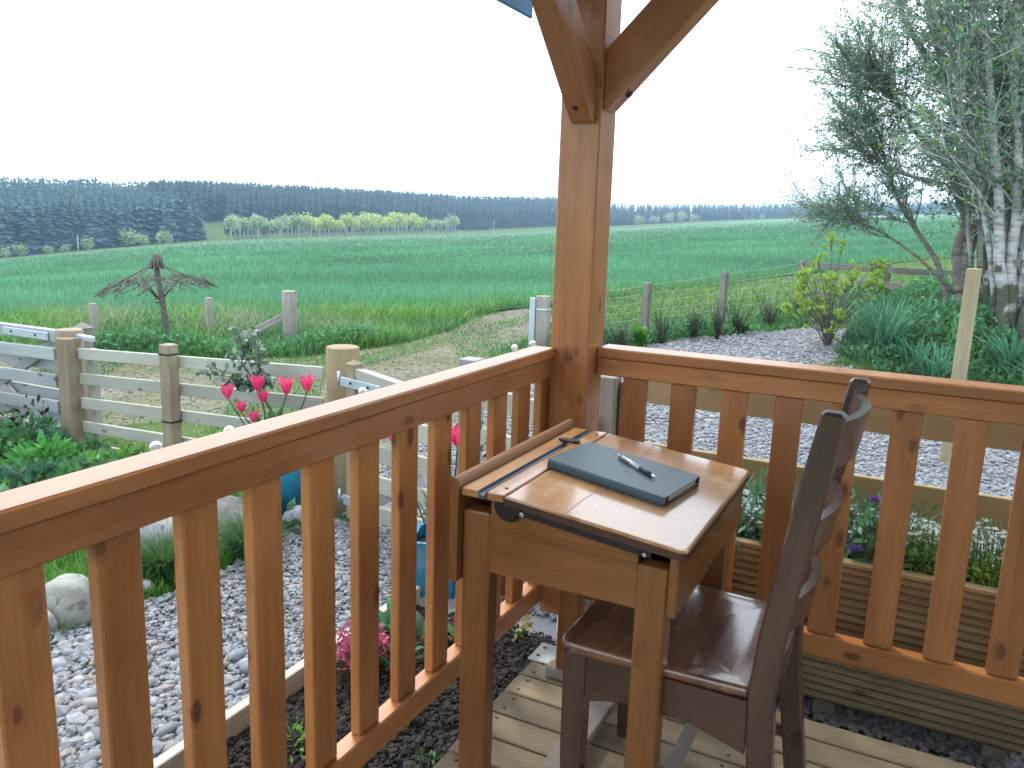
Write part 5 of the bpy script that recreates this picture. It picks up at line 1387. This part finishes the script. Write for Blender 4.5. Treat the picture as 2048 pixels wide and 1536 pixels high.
# ================================================================== shrubs along the wire fence
def twiggy(loc, h, spread, label, n=48, c=(0.085, 0.135, 0.08)):
    t = thing('broom_shrub', label, 'shrub', loc, 'dark twiggy shrubs along the wire fence')
    m_ = MB(); LPs = []
    for i in range(n):
        a = random.uniform(0, 6.28); l = random.uniform(.35, 1.1); tip = Vector((1.5*spread*l*math.cos(a)*random.random(), 1.5*spread*l*math.sin(a)*random.random(), h*l*random.uniform(.6, 1.15)))
        m_.tube([(tip.x*.1, tip.y*.1, -.03), (tip.x*.45, tip.y*.45, h*l*.5), tuple(tip)], [.005, .0035, .0015], 3, False)
        for k_ in range(14): LPs.append(tip*random.uniform(.3, 1)+Vector([random.gauss(0, .015) for _ in range(3)]))
    link('branches', m_.mesh('branches', plain('broom_bark', (0.05, 0.055, 0.03), .8) if 'broom_bark' not in bpy.data.materials else bpy.data.materials['broom_bark']), Matrix.Translation(loc), t)
    P = np.array([tuple(p) for p in LPs]); nn_ = len(P)
    V, F, C = leaves(P, rng.normal(size=(nn_, 3))+np.array([0, 0, .7]), rng.uniform(.02, .05, nn_), jitter_col(c, nn_, .5), .3)
    link('foliage', np_mesh('foliage', V, F, LEAF, C), Matrix.Translation(loc), t)
ordn = ('first', 'second', 'third', 'fourth', 'fifth', 'sixth', 'seventh', 'eighth')
for i, (x, y, h, s) in enumerate(((-3.2, 9.3, .42, .22), (-2.93, 10.15, .50, .18), (-2.72, 10.9, .56, .18), (-2.42, 11.0, .62, .12), (-2.33, 11.9, .58, .26), (-2.05, 12.9, .62, .30), (-1.75, 14.0, .6, .3))):
    twiggy((x, y, tz(x, y)), h, s, 'dark twiggy shrub by the wire fence, %s to the right of the porch post' % ordn[i])
leafy_tuft('dock_plant', (-3.10, 9.75, -.2), 14, .32, .10, .5, (0.07, 0.22, 0.03), 'bright broad-leaved dock plant at the foot of the wire fence', 'plant')
leafy_tuft('dock_plant', (-2.25, 12.05, -.2), 12, .22, .06, .6, (0.06, 0.18, 0.05), 'broad-leaved weed between the twiggy shrubs and the gravel', 'plant')

# yellow-leaved open shrub
ys = thing('yellow_leaved_shrub', 'open shrub with yellow-green leaf rosettes left of the trees', 'shrub', (-0.95, 10.35, tz(-.95, 10.35)))
m_ = MB(); LPs = []; LDs = []
tips = []
for i in range(34):
    a = random.uniform(0, 6.28); rr = random.uniform(.15, .72); z = random.uniform(.35, 1.15)*(1.05-.25*rr); tips.append(Vector((rr*math.cos(a), rr*.8*math.sin(a), z)))
tips += [Vector((-.10, 0, 1.32)), Vector((.05, 0, 1.28)), Vector((.62, 0, 1.02)), Vector((.52, .1, 1.05)), Vector((-.45, 0, .52)), Vector((-.35, 0, .38)), Vector((.05, -.3, .22))]
for tip in tips:
    m_.tube([(0, 0, -.03), tuple(Vector((tip.x*.25, tip.y*.25, tip.z*.45))), tuple(Vector((tip.x*.7, tip.y*.7, tip.z*.8))), tuple(tip)], [.012, .008, .006, .003], 5, False)
    for sub in range(5):
        c = tip+Vector([random.gauss(0, .06) for _ in range(3)])*(sub > 0)
        m_.tube([tuple(tip*.9), tuple(c)], .003, 4, False)
        for k_ in range(14):
            a = k_*6.28/14+random.random(); LPs.append(tuple(c)); LDs.append((math.cos(a), math.sin(a), random.uniform(.1, 1.6)))
L0 = (-0.95, 10.35, tz(-.95, 10.35))
YSC = Matrix.Translation(L0) @ Matrix.Diagonal((.80, .80, .95, 1))
link('branches', m_.mesh('branches', TWIG), YSC, ys)
n = len(LPs); V, F, C = leaves(np.array(LPs), np.array(LDs), rng.uniform(.05, .095, n), jitter_col((0.30, 0.46, 0.08), n, .35, .12), .30)
link('foliage', np_mesh('foliage', V, F, LEAF, C), YSC, ys)

# bank ground cover and lily clumps
BANK = [(-0.8, 9.6), (0.25, 8.4), (1.7, 7.5), (5.5, 6.9), (8, 9), (7, 14), (1, 15.5), (-1.5, 14.8), (-1.2, 12.9), (-0.75, 11.6)]
q = scatter(BANK, 42000); m = np.sin(q[:, 0]*2.3+1)*np.sin(q[:, 1]*2.0); hh = (.10+.26*np.clip(m+.3, 0, 1.2))*rng.random(len(q))**.5
dk_ = np.clip(.75+.5*m, .5, 1.2)
cc = jitter_col((0.105, 0.285, 0.125), len(q), .35, .12)*dk_[:, None]
V = leaves(np.column_stack([q, terr(q[:, 0], q[:, 1])+hh]), rng.normal(size=(len(q), 3))+np.array([0, 0, .5]), rng.uniform(.05, .10, len(q)), np.clip(cc, 0, 1), .5)
stuff('bank_ground_cover', [V], LEAF, 'thick leafy ground cover on the bank below the trees', 'ground cover')
q = scatter([(-1.3, 8.6), (-.2, 8.2), (1.4, 7.2), (1.6, 7.5), (.2, 8.5), (-.7, 9.6)], 2500); n = len(q)
stuff('bank_edge_grass', [blades(np.column_stack([q, terr(q[:, 0], q[:, 1])]), rng.uniform(.04, .12, n), np.full(n, .008), rng.uniform(.2, 1, n), jitter_col((0.10, 0.20, 0.04), n, .3), 2)], BLADE, 'short grass creeping from the bank onto the gravel', 'grass')
def lily(x, y, n, L, label, c=(0.095, 0.27, 0.155)):
    z = tz(x, y); a = rng.uniform(0, 6.28, n); r = np.abs(rng.normal(0, .10, n)); P = np.column_stack([r*np.cos(a), r*np.sin(a), np.zeros(n)])
    V, F, C = blades(P, L*rng.uniform(.6, 1.15, n), np.full(n, .024), np.clip(rng.normal(.65, .3, n), .08, 1.3), jitter_col(c, n, .3), 6, a+rng.normal(0, .4, n))
    return setp(link('strap_leaved_clump', np_mesh('strap_leaved_clump', V, F, LEAF, C), Matrix.Translation((x, y, z))), label, 'plant', 'strap-leaved clumps on the bank')
lily(-0.30, 9.75, 130, .72, 'large strap-leaved clump at the end of the gravel drive')
lily(0.22, 8.95, 60, .42, 'low strap-leaved clump left of the tall timber stake')
lily(0.05, 9.3, 50, .40, 'strap-leaved clump between the large clump and the timber stake')
lily(0.85, 9.35, 80, .5, 'strap-leaved clump at the foot of the birch stems')
lily(1.1, 8.7, 60, .45, 'strap-leaved clump at the right edge of the bank')

# ================================================================== trees on the right
def bark(name, c, c2, band, moss=False):
    m, nt, b = newmat(name); tc = N(nt, 'ShaderNodeTexCoord')
    mp = N(nt, 'ShaderNodeMapping'); mp.inputs['Scale'].default_value = (5, 5, 22); nt.links.new(tc.outputs['Object'], mp.inputs[0])
    n1 = noise(nt, mp.outputs[0], 1.0, 5, .65); n2 = noise(nt, tc.outputs['Object'], 4, 4, .6)
    c_ = ramp(nt, n1, [(.38, c2), (.58, c)]); c_ = mixc(nt, c_, band, ramp(nt, n2, [(.56, 0.0), (.66, 1.0)]))
    if moss:                                   # moss and lichen grow round the foot of the stems
        sp_ = N(nt, 'ShaderNodeSeparateXYZ'); nt.links.new(tc.outputs['Object'], sp_.inputs[0])
        zz = math_(nt, 'ADD', math_(nt, 'MULTIPLY', sp_.outputs[2], -.9), math_(nt, 'MULTIPLY', n2, 2.4))
        c_ = mixc(nt, c_, (0.055, 0.065, 0.028), ramp(nt, zz, [(.55, 0.0), (.75, 0.9)]))
    nt.links.new(c_, b.inputs['Base Color']); b.inputs['Roughness'].default_value = .85; bump(nt, b, n1, .6, .01); return m
BIRCH = bark('birch_bark', (0.50, 0.51, 0.50), (0.24, 0.24, 0.23), (0.13, 0.125, 0.11), True)
WILLOW = bark('willow_bark', (0.29, 0.27, 0.235), (0.15, 0.135, 0.115), (0.13, 0.14, 0.09))
def tree(name, label, cat, loc, stems, barkm, leafc, leafsize, nsub, ntwig, nleaf, seed, bias=(0, 0, .3), asp=.5, lightc=None, group=None, blen=(.9, 1.9), twl=(.35, .8), low=0.18):
    """stems: list of (points, radius). Branches leave the stems, twigs leave the branches, leaves sit on the twigs."""
    r0 = random.Random(seed); t = thing(name, label, cat, loc, group); bias = Vector(bias)
    L0 = Vector(loc); trunk = MB(); limbs = MB(); P = []; D = []
    for pts_, rad in stems:
        pts_ = [Vector(p) for p in pts_]
        # smooth the stem
        fine = []
        for i in range(len(pts_)-1):
            for k_ in range(5):
                s = k_/5; a = pts_[max(i-1, 0)]; b = pts_[i]; c = pts_[i+1]; d = pts_[min(i+2, len(pts_)-1)]
                fine.append(.5*((2*b)+(-a+c)*s+(2*a-5*b+4*c-d)*s*s+(-a+3*b-3*c+d)*s**3))
        fine.append(pts_[-1]); m = len(fine)
        trunk.tube([p+Vector((r0.gauss(0, rad*.10), r0.gauss(0, rad*.10), 0)) for p in fine], [max(rad*(1-.80*i/m), .006)*(1+.25*math.exp(-i*.9)) for i in range(m)], 10)
        for j in range(nsub):
            i = r0.randint(int(m*low), m-1); p = fine[i]; tdir = (fine[min(i+1, m-1)]-fine[max(i-1, 0)]).normalized()
            a = r0.uniform(0, 6.28); out = Vector((math.cos(a), math.sin(a), r0.uniform(-.1, .7)))
            dr = (out+tdir*.7+bias).normalized(); bl = r0.uniform(*blen)*(1-.35*i/m); br = max(rad*(1-.8*i/m)*.42, .007)
            q_ = [p]; dd = dr.copy()
            for k_ in range(5):
                dd = (dd+Vector([r0.gauss(0, .16) for _ in range(3)])+bias*.10).normalized(); q_.append(q_[-1]+dd*bl/5)
            limbs.tube(q_, [br*(1-.8*k_/5) for k_ in range(6)], 5, False)
            for w in range(ntwig):
                k_ = r0.uniform(.8, 5); i0 = int(k_); base = q_[min(i0, 4)].lerp(q_[min(i0+1, 5)], k_-i0)
                td = (dd*.8+Vector([r0.gauss(0, .6) for _ in range(3)])+bias*.5).normalized(); tl = r0.uniform(*twl)
                e1 = base+td*tl*.5; td2 = (td+Vector([r0.gauss(0, .2) for _ in range(3)])).normalized(); e2 = e1+td2*tl*.5
                limbs.tube([base, e1, e2], [.0055, .004, .0018], 3, False)
                for l_ in range(nleaf):
                    s = r0.uniform(.1, 1.05); pp_ = base.lerp(e1, s*2) if s < .5 else e1.lerp(e2, s*2-1)
                    P.append(pp_+Vector([r0.gauss(0, .016) for _ in range(3)])); D.append(td2*.7+Vector([r0.gauss(0, .7) for _ in range(3)]))
    link('trunk', trunk.mesh('trunk', barkm), Matrix.Translation(L0), t)
    link('branches', limbs.mesh('branches', barkm), Matrix.Translation(L0), t)
    P = np.array([tuple(p) for p in P]); D = np.array([tuple(p) for p in D]); n = len(P)
    cl = jitter_col(leafc, n, .4, .12)
    if lightc is not None: k_ = rng.random(n) < .14; cl[k_] = jitter_col(lightc, int(k_.sum()), .25)
    V, F, C = leaves(P, D, leafsize*rng.uniform(.6, 1.25, n), cl, asp)
    link('crown', np_mesh('crown', V, F, TREELEAF, C), Matrix.Translation(L0), t)
    return t
def rel(*pts): return [Vector(p) for p in pts]
bz = tz(.88, 10.3)
tree('birch_tree', 'multi-stemmed silver-barked tree at the right edge, mossy at the foot', 'tree', (0.88, 10.3, bz),
     [(rel((-.04, 0, -.2), (-.10, 0, .45), (-.20, .03, 1.0), (-.32, .05, 1.8), (-.55, .1, 2.9), (-.78, .2, 4.2), (-1.0, .3, 6.2)), .075),
      (rel((.02, .05, -.2), (-.02, .05, .5), (-.08, .08, 1.0), (-.12, .1, 1.8), (-.30, .2, 2.9), (-.42, .3, 4.4), (-.5, .4, 6.6)), .075),
      (rel((.12, -.05, -.2), (.20, -.05, .6), (.30, -.05, 1.1), (.34, 0, 1.9), (.30, .05, 3.0), (.40, .1, 4.6), (.4, .1, 6.6)), .10),
      (rel((.08, .1, -.2), (.06, .1, .8), (.08, .2, 2.0), (.0, .3, 3.4), (.1, .3, 6.0)), .055),
      (rel((-.08, .1, -.2), (-.26, .1, .9), (-.66, .15, 2.2), (-1.05, .2, 3.6), (-1.4, .3, 5.2)), .04)],
     BIRCH, (0.20, 0.345, 0.225), .050, 22, 10, 20, 3, (-.25, -.05, .35), .6, (0.28, 0.40, 0.06), low=.36)
wz_ = tz(.44, 11.5)
tree('willow_tree', 'twisted grey-barked willow with fine leaves sweeping out over the field', 'tree', (0.44, 11.5, wz_),
     [(rel((0, 0, -.2), (-.02, 0, .35), (-.12, 0, .8), (-.10, 0, 1.25), (-.36, .05, 1.9), (-.40, .1, 2.6), (-.75, .1, 3.6), (-1.2, .2, 4.8)), .09),
      (rel((-.02, 0, .3), (.0, 0, .9), (.14, 0, 1.5), (.16, .05, 2.4), (.10, .1, 3.4), (.2, .2, 5.2)), .085),
      (rel((-.10, .05, -.1), (-.30, .05, .6), (-.72, .05, 1.2), (-1.0, .1, 1.7), (-1.2, .1, 2.3)), .04),
      (rel((-.36, .05, 1.85), (-.8, .05, 2.3), (-1.1, .05, 2.75), (-1.35, .1, 3.2)), .045),
      (rel((-.5, .05, 2.8), (-1.0, .05, 3.5), (-1.2, .1, 4.2), (-1.4, .1, 5.0)), .045),
      (rel((-.38, .05, 1.6), (-.9, .0, 1.75), (-1.15, 0, 1.9), (-1.45, 0, 2.1)), .028),
      (rel((-.40, .05, 2.3), (-.9, .0, 2.5), (-1.15, 0, 2.7), (-1.45, 0, 2.95)), .028),
      (rel((-.10, .05, .3), (-.6, -.1, .75), (-1.0, -.1, 1.0), (-1.4, -.1, 1.15)), .022)],
     WILLOW, (0.20, 0.35, 0.25), .055, 20, 10, 22, 5, (-.31, -.02, .24), .26, (0.17, 0.30, 0.10), None, (.5, 1.05), (.3, .6), low=.40)
sl_ = []
for k_ in range(13):
    r0_ = random.Random(100+k_); fx = -1.5+2.3*k_/12; bx_ = fx*.18+r0_.uniform(-.12, .12); by_ = r0_.uniform(-.2, .3); tp_z = r0_.uniform(5.2, 6.8)
    sl_.append((rel((bx_, by_, -.2), (bx_+fx*.12, by_, 1.0), (bx_+fx*.38+r0_.uniform(-.08, .08), by_, 2.4), (bx_+fx*.72+r0_.uniform(-.1, .1), by_, 3.9), (bx_+fx*1.1, by_, tp_z)), r0_.uniform(.028, .045)))
tree('slender_stemmed_tree', 'thicket of slender pale upright stems with fine leaves behind the birch', 'tree', (0.95, 11.3, tz(.95, 11.3)), sl_, BIRCH, (0.195, 0.34, 0.23), .050, 13, 9, 22, 77, (-.22, 0, .55), .5, (0.28, 0.40, 0.08), None, (.5, 1.1), (.3, .6), low=.25)
for i, (x, y, s, lab) in enumerate(((2.5, 12.0, 1.0, 'leafy tree standing right behind the silver-barked stems'), (1.4, 14.0, 1.1, 'leafy tree behind the willow by the timber fence'), (3.6, 10.4, 1.0, 'leafy tree at the far right beyond the birch'))):
    z = tz(x, y)
    tree('background_tree', lab, 'tree', (x, y, z), [(rel((0, 0, -.2), (-.1, 0, 1.0), (-.3, 0, 2.4*s), (-.5, 0, 4.2*s), (-.6, 0, 6.8*s)), .10), (rel((.05, 0, -.2), (.3, 0, 1.4), (.4, 0, 3.0*s), (.3, 0, 6.0*s)), .07), (rel((0, 0, .2), (-.5, 0, 1.3), (-1.0, 0, 2.8), (-1.3, 0, 4.6)), .05)],
         WILLOW, (0.16, 0.29, 0.185), .080, 24, 8, 18, 30+i, (-.1, 0, .2), .5, (0.12, 0.22, 0.05), 'leafy trees behind the birch')

# ================================================================== far woodland
def conifer_mesh(seed, H=15.0, base=2.9, tiers=13, nb0=12):
    r0 = np.random.default_rng(seed); V = []; F = []; C = []; nb = 0
    for k_ in range(tiers):
        t_ = k_/tiers; z = H*(.06+.94*t_); rad = base*(1-t_)**.75*(1+r0.uniform(-.1, .1)); nbr = int(nb0-nb0*.5*t_)
        a0 = r0.uniform(0, 6.28)
        for j in range(nbr):
            a = a0+j*2*math.pi/nbr+r0.uniform(-.2, .2); rr = rad*r0.uniform(.7, 1.15); w = max(rr*.42, .25); dz = -rr*.30+r0.uniform(-.3, .3)
            d = np.array((math.cos(a), math.sin(a), 0)); s = np.array((-d[1], d[0], 0))
            vs = [np.array((0, 0, z+H*.055)), d*rr*.6+s*w+np.array((0, 0, z+dz*.4)), d*rr+np.array((0, 0, z+dz)), d*rr*.6-s*w+np.array((0, 0, z+dz*.4))]
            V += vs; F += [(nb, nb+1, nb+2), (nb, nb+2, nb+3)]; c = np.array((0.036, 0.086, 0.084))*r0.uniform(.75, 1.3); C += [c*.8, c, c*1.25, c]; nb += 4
    V += [np.array((0, 0, H*1.04)), np.array((.18, 0, H*.93)), np.array((-.09, .15, H*.93)), np.array((-.09, -.15, H*.93))]
    F += [(nb, nb+1, nb+2), (nb, nb+2, nb+3), (nb, nb+3, nb+1)]; C += [np.array((.035, .07, .05))]*4
    return np.array(V), np.array(F), np.array(C)
CON = [conifer_mesh(s, 15.5, 4.4, 16, 15) for s in range(6)]
CONL = [conifer_mesh(s+20, 14.0, 4.2, 8, 9) for s in range(6)]
con_me = {w: [np_mesh('crown', *CON[s][:2], NEEDLE, CON[s][2]*k_) for s in range(6)] for w, k_ in (('left', 1.25), ('mid', .80), ('right', .85))}  # left wood's needles tinted lighter to hold hazy light, middle wood darker
con_tr = MB().tube([(0, 0, -.6), (0, 0, 5), (0, 0, 13)], [.24, .18, .04], 5).mesh('trunk', WILLOW)
def az_px(px): return math.degrees(math.atan((px-1024)/1622.7))-26.5
def conifer(px, extra, s, i, which='left'):
    az = az_px(px); x, y = polar(farD(az)+extra, az); x, y = float(x), float(y); loc = (x, y, tz(x, y))
    t = thing('spruce_tree', {'left': 'tall dark spruce at the front edge of the nearer left-hand wood', 'mid': 'dark spruce in the long wood behind the pale birch belt', 'right': 'small far dark spruce in the wood right of the porch post'}[which], 'tree', loc, {'left': 'spruces along the near left wood', 'mid': 'spruces behind the birch belt', 'right': 'far spruces right of the porch post'}[which])
    M = Matrix.Translation(loc) @ Matrix.Rotation(random.uniform(0, 6.28), 4, 'Z') @ Matrix.Diagonal((s*random.uniform(.85, 1.15), s*random.uniform(.85, 1.15), s, 1))
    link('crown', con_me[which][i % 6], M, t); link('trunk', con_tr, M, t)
i = 0
px = -120
while px < 402:
    conifer(px, 4+random.uniform(0, 9)+max(0, px-370)*.3, random.uniform(.85, 1.12), i); px += random.uniform(13, 21); i += 1
px = 318
while px < 1120:
    conifer(px, 78+random.uniform(0, 8) if px < 460 else 26+random.uniform(0, 10), random.uniform(.85, 1.05), i, 'mid'); px += random.uniform(10, 15); i += 1
while px < 1900:
    conifer(px, 12+random.uniform(0, 12), random.uniform(.60, .8), i, 'right'); px += random.uniform(9, 14); i += 1
# the mass of the plantation behind its edge
pv = []
def mass(px0, px1, e0, e1, n, s0, s1, tint=1.0):  # tint puts the haze difference between the woods into needle colour
    o_ = []
    for k_ in range(n):
        az = az_px(random.uniform(px0, px1)); ee = e0+(e1-e0)*random.random()**1.1; x, y = polar(farD(az)+ee, az); v, f, c = CONL[random.randrange(6)]
        s = random.uniform(s0, s1); a = random.uniform(0, 6.28); ca, sa = math.cos(a), math.sin(a)
        vv = v*np.array((s, s, s)); vv = np.stack([vv[:, 0]*ca-vv[:, 1]*sa, vv[:, 0]*sa+vv[:, 1]*ca, vv[:, 2]], 1)+np.array((float(x), float(y), tz(x, y)-.3))
        o_.append((vv, f, c*tint*random.uniform(.8, 1.25)))
    return o_
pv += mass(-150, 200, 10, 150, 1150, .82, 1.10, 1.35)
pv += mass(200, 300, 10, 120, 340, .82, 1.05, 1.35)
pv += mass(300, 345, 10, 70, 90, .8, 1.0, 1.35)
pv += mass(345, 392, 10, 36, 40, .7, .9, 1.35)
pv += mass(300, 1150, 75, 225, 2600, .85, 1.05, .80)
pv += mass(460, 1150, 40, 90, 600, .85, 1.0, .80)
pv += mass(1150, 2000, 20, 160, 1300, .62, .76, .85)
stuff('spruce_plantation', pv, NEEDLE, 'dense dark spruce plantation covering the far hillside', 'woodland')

# birch belt in front of the plantation, bushes, poles
def small_crown(seed, H=6.0, W=2.0, c=(0.50, 0.60, 0.17)):
    r0 = np.random.default_rng(seed); n = 330; u_ = r0.normal(size=(n, 3)); u_ /= np.linalg.norm(u_, axis=1, keepdims=True)
    P = u_*(r0.random((n, 1))**.4)*np.array([W, W, H*.30]); lob = 1+.3*np.sin(P[:, :1]*2+seed); P = P*lob; P[:, 2] += H*.70
    return leaves(P, r0.normal(size=(n, 3)), r0.uniform(.45, .8, n), np.clip(np.array(c)*(1+r0.uniform(-.35, .35, (n, 1))), 0, 1), .7)
YB = [small_crown(s) for s in range(4)]; yb_me = [np_mesh('crown', *YB[s][:2], LEAF, YB[s][2]) for s in range(4)]
GB2 = [small_crown(s+9, 6.0, 2.0, (0.34, 0.45, 0.24)) for s in range(4)]; gb_me = [np_mesh('crown', *GB2[s][:2], LEAF, GB2[s][2]) for s in range(4)]
PALEB = plain('pale_birch_trunk', (0.62, 0.62, 0.58), .8)
bt = MB(); bt.tube([(0, 0, -.5), (.1, 0, 2.2), (0, 0, 4.6)], [.17, .14, .06], 5); bt.tube([(.5, .3, -.5), (.45, .2, 2.5), (.5, .1, 4)], [.14, .11, .05], 5); bt_me = bt.mesh('trunk', PALEB)
i = 0; px = 460.0
while px < 905:
    az = az_px(px); yellow = 600 < px < 840; ex = random.uniform(1, 7); x, y = polar(farD(az)+ex, az); loc = (float(x), float(y), tz(x, y))
    s = random.uniform(.90, 1.4)*(1.0 if px < 830 else .85)*(1+(farD(az)-290)/500)
    t = thing('young_birch', 'yellow-green young birch in the belt before the dark wood' if yellow else 'grey-green young birch in the belt before the dark wood', 'tree', loc, 'yellow-green birches of the far belt' if yellow else 'grey-green birches of the far belt')
    M = Matrix.Translation(loc) @ Matrix.Rotation(random.uniform(0, 6.28), 4, 'Z') @ Matrix.Scale(s, 4)
    link('crown', (yb_me if yellow else gb_me)[i % 4], M, t); link('trunk', bt_me, M, t)
    px += random.uniform(5, 9); i += 1
for k_, (px, s, ex) in enumerate(((8, .5, 0), (40, .6, 1), (95, .42, 0), (128, .4, 0), (175, .62, 1), (258, .85, 0), (282, .62, 0), (322, .72, 0), (336, .5, 0), (1262, 1.1, 4), (1290, 1.0, 4), (1318, 1.2, 4), (1345, 1.3, 4), (1368, 1.0, 4), (1500, .6, 3))):
    az = az_px(px); x, y = polar(farD(az)+ex-1, az); s *= 1.5; loc = (float(x), float(y), tz(x, y)-1.9*s)
    t = thing('pale_bush', 'pale green bush at the foot of the left-hand dark wood' if px < 1000 else 'pale green bush at the far field edge right of the porch post', 'bush', loc, 'pale bushes below the left wood' if px < 1000 else 'pale bushes right of the porch post'); M = Matrix.Translation(loc) @ Matrix.Scale(s, 4)
    link('crown', gb_me[k_ % 4], M, t)
POLE = plain('pale_pole', (0.50, 0.52, 0.53), .7)
for (px, hgt, ex, lab) in ((155, 4.5, -2, 'thin pale pole at the far wood edge, leftmost in the picture'), (403, 6.5, 8, 'dark utility pole in the gap between the two far woods'), (477, 5.0, -3, 'pale pole at the left end of the birch belt'), (977, 6.5, -3, 'utility pole before the dark wood, right of the birch belt'), (1301, 5.5, -3, 'pale pole before the pale bushes right of the porch post'), (1436, 8.0, -3, 'utility pole furthest right before the far wood')):
    az = az_px(px); x, y = polar(farD(az)+ex, az); x, y = float(x), float(y); z = tz(x, y)
    t = thing('utility_pole', lab, 'pole', (x, y, z)); MB().tube([(x, y, z-.3), (x, y, z+hgt)], [.16, .12], 6).build('pole', POLE if px != 403 else OLDW, t)
    if px in (403, 977, 1436): board('cross_arm', (x-.8, y, z+hgt-.5), (x+.8, y, z+hgt-.5), .12, .12, OLDW, t)
    else: MB().tube([(x, y, z+hgt), (x, y, z+hgt+.2)], [.2, .05], 6).build('cap', POLE, t)

# ================================================================== haze
hz = MB().cbox(2600, 2600, 130, 0.1, Matrix.Translation((0, 900, 30)))
HM = bpy.data.materials.new('haze'); HM.use_nodes = True; hn = HM.node_tree; hn.nodes.clear()
pv_ = hn.nodes.new('ShaderNodeVolumePrincipled'); ho = hn.nodes.new('ShaderNodeOutputMaterial')
pv_.inputs['Color'].default_value = (0.50, 0.76, 1.0, 1); pv_.inputs['Density'].default_value = 0.0005; pv_.inputs['Anisotropy'].default_value = 0.0
hn.links.new(pv_.outputs[0], ho.inputs['Volume'])
setp(hz.build('haze', HM), 'thin bluish air haze', 'haze', None, 'stuff')
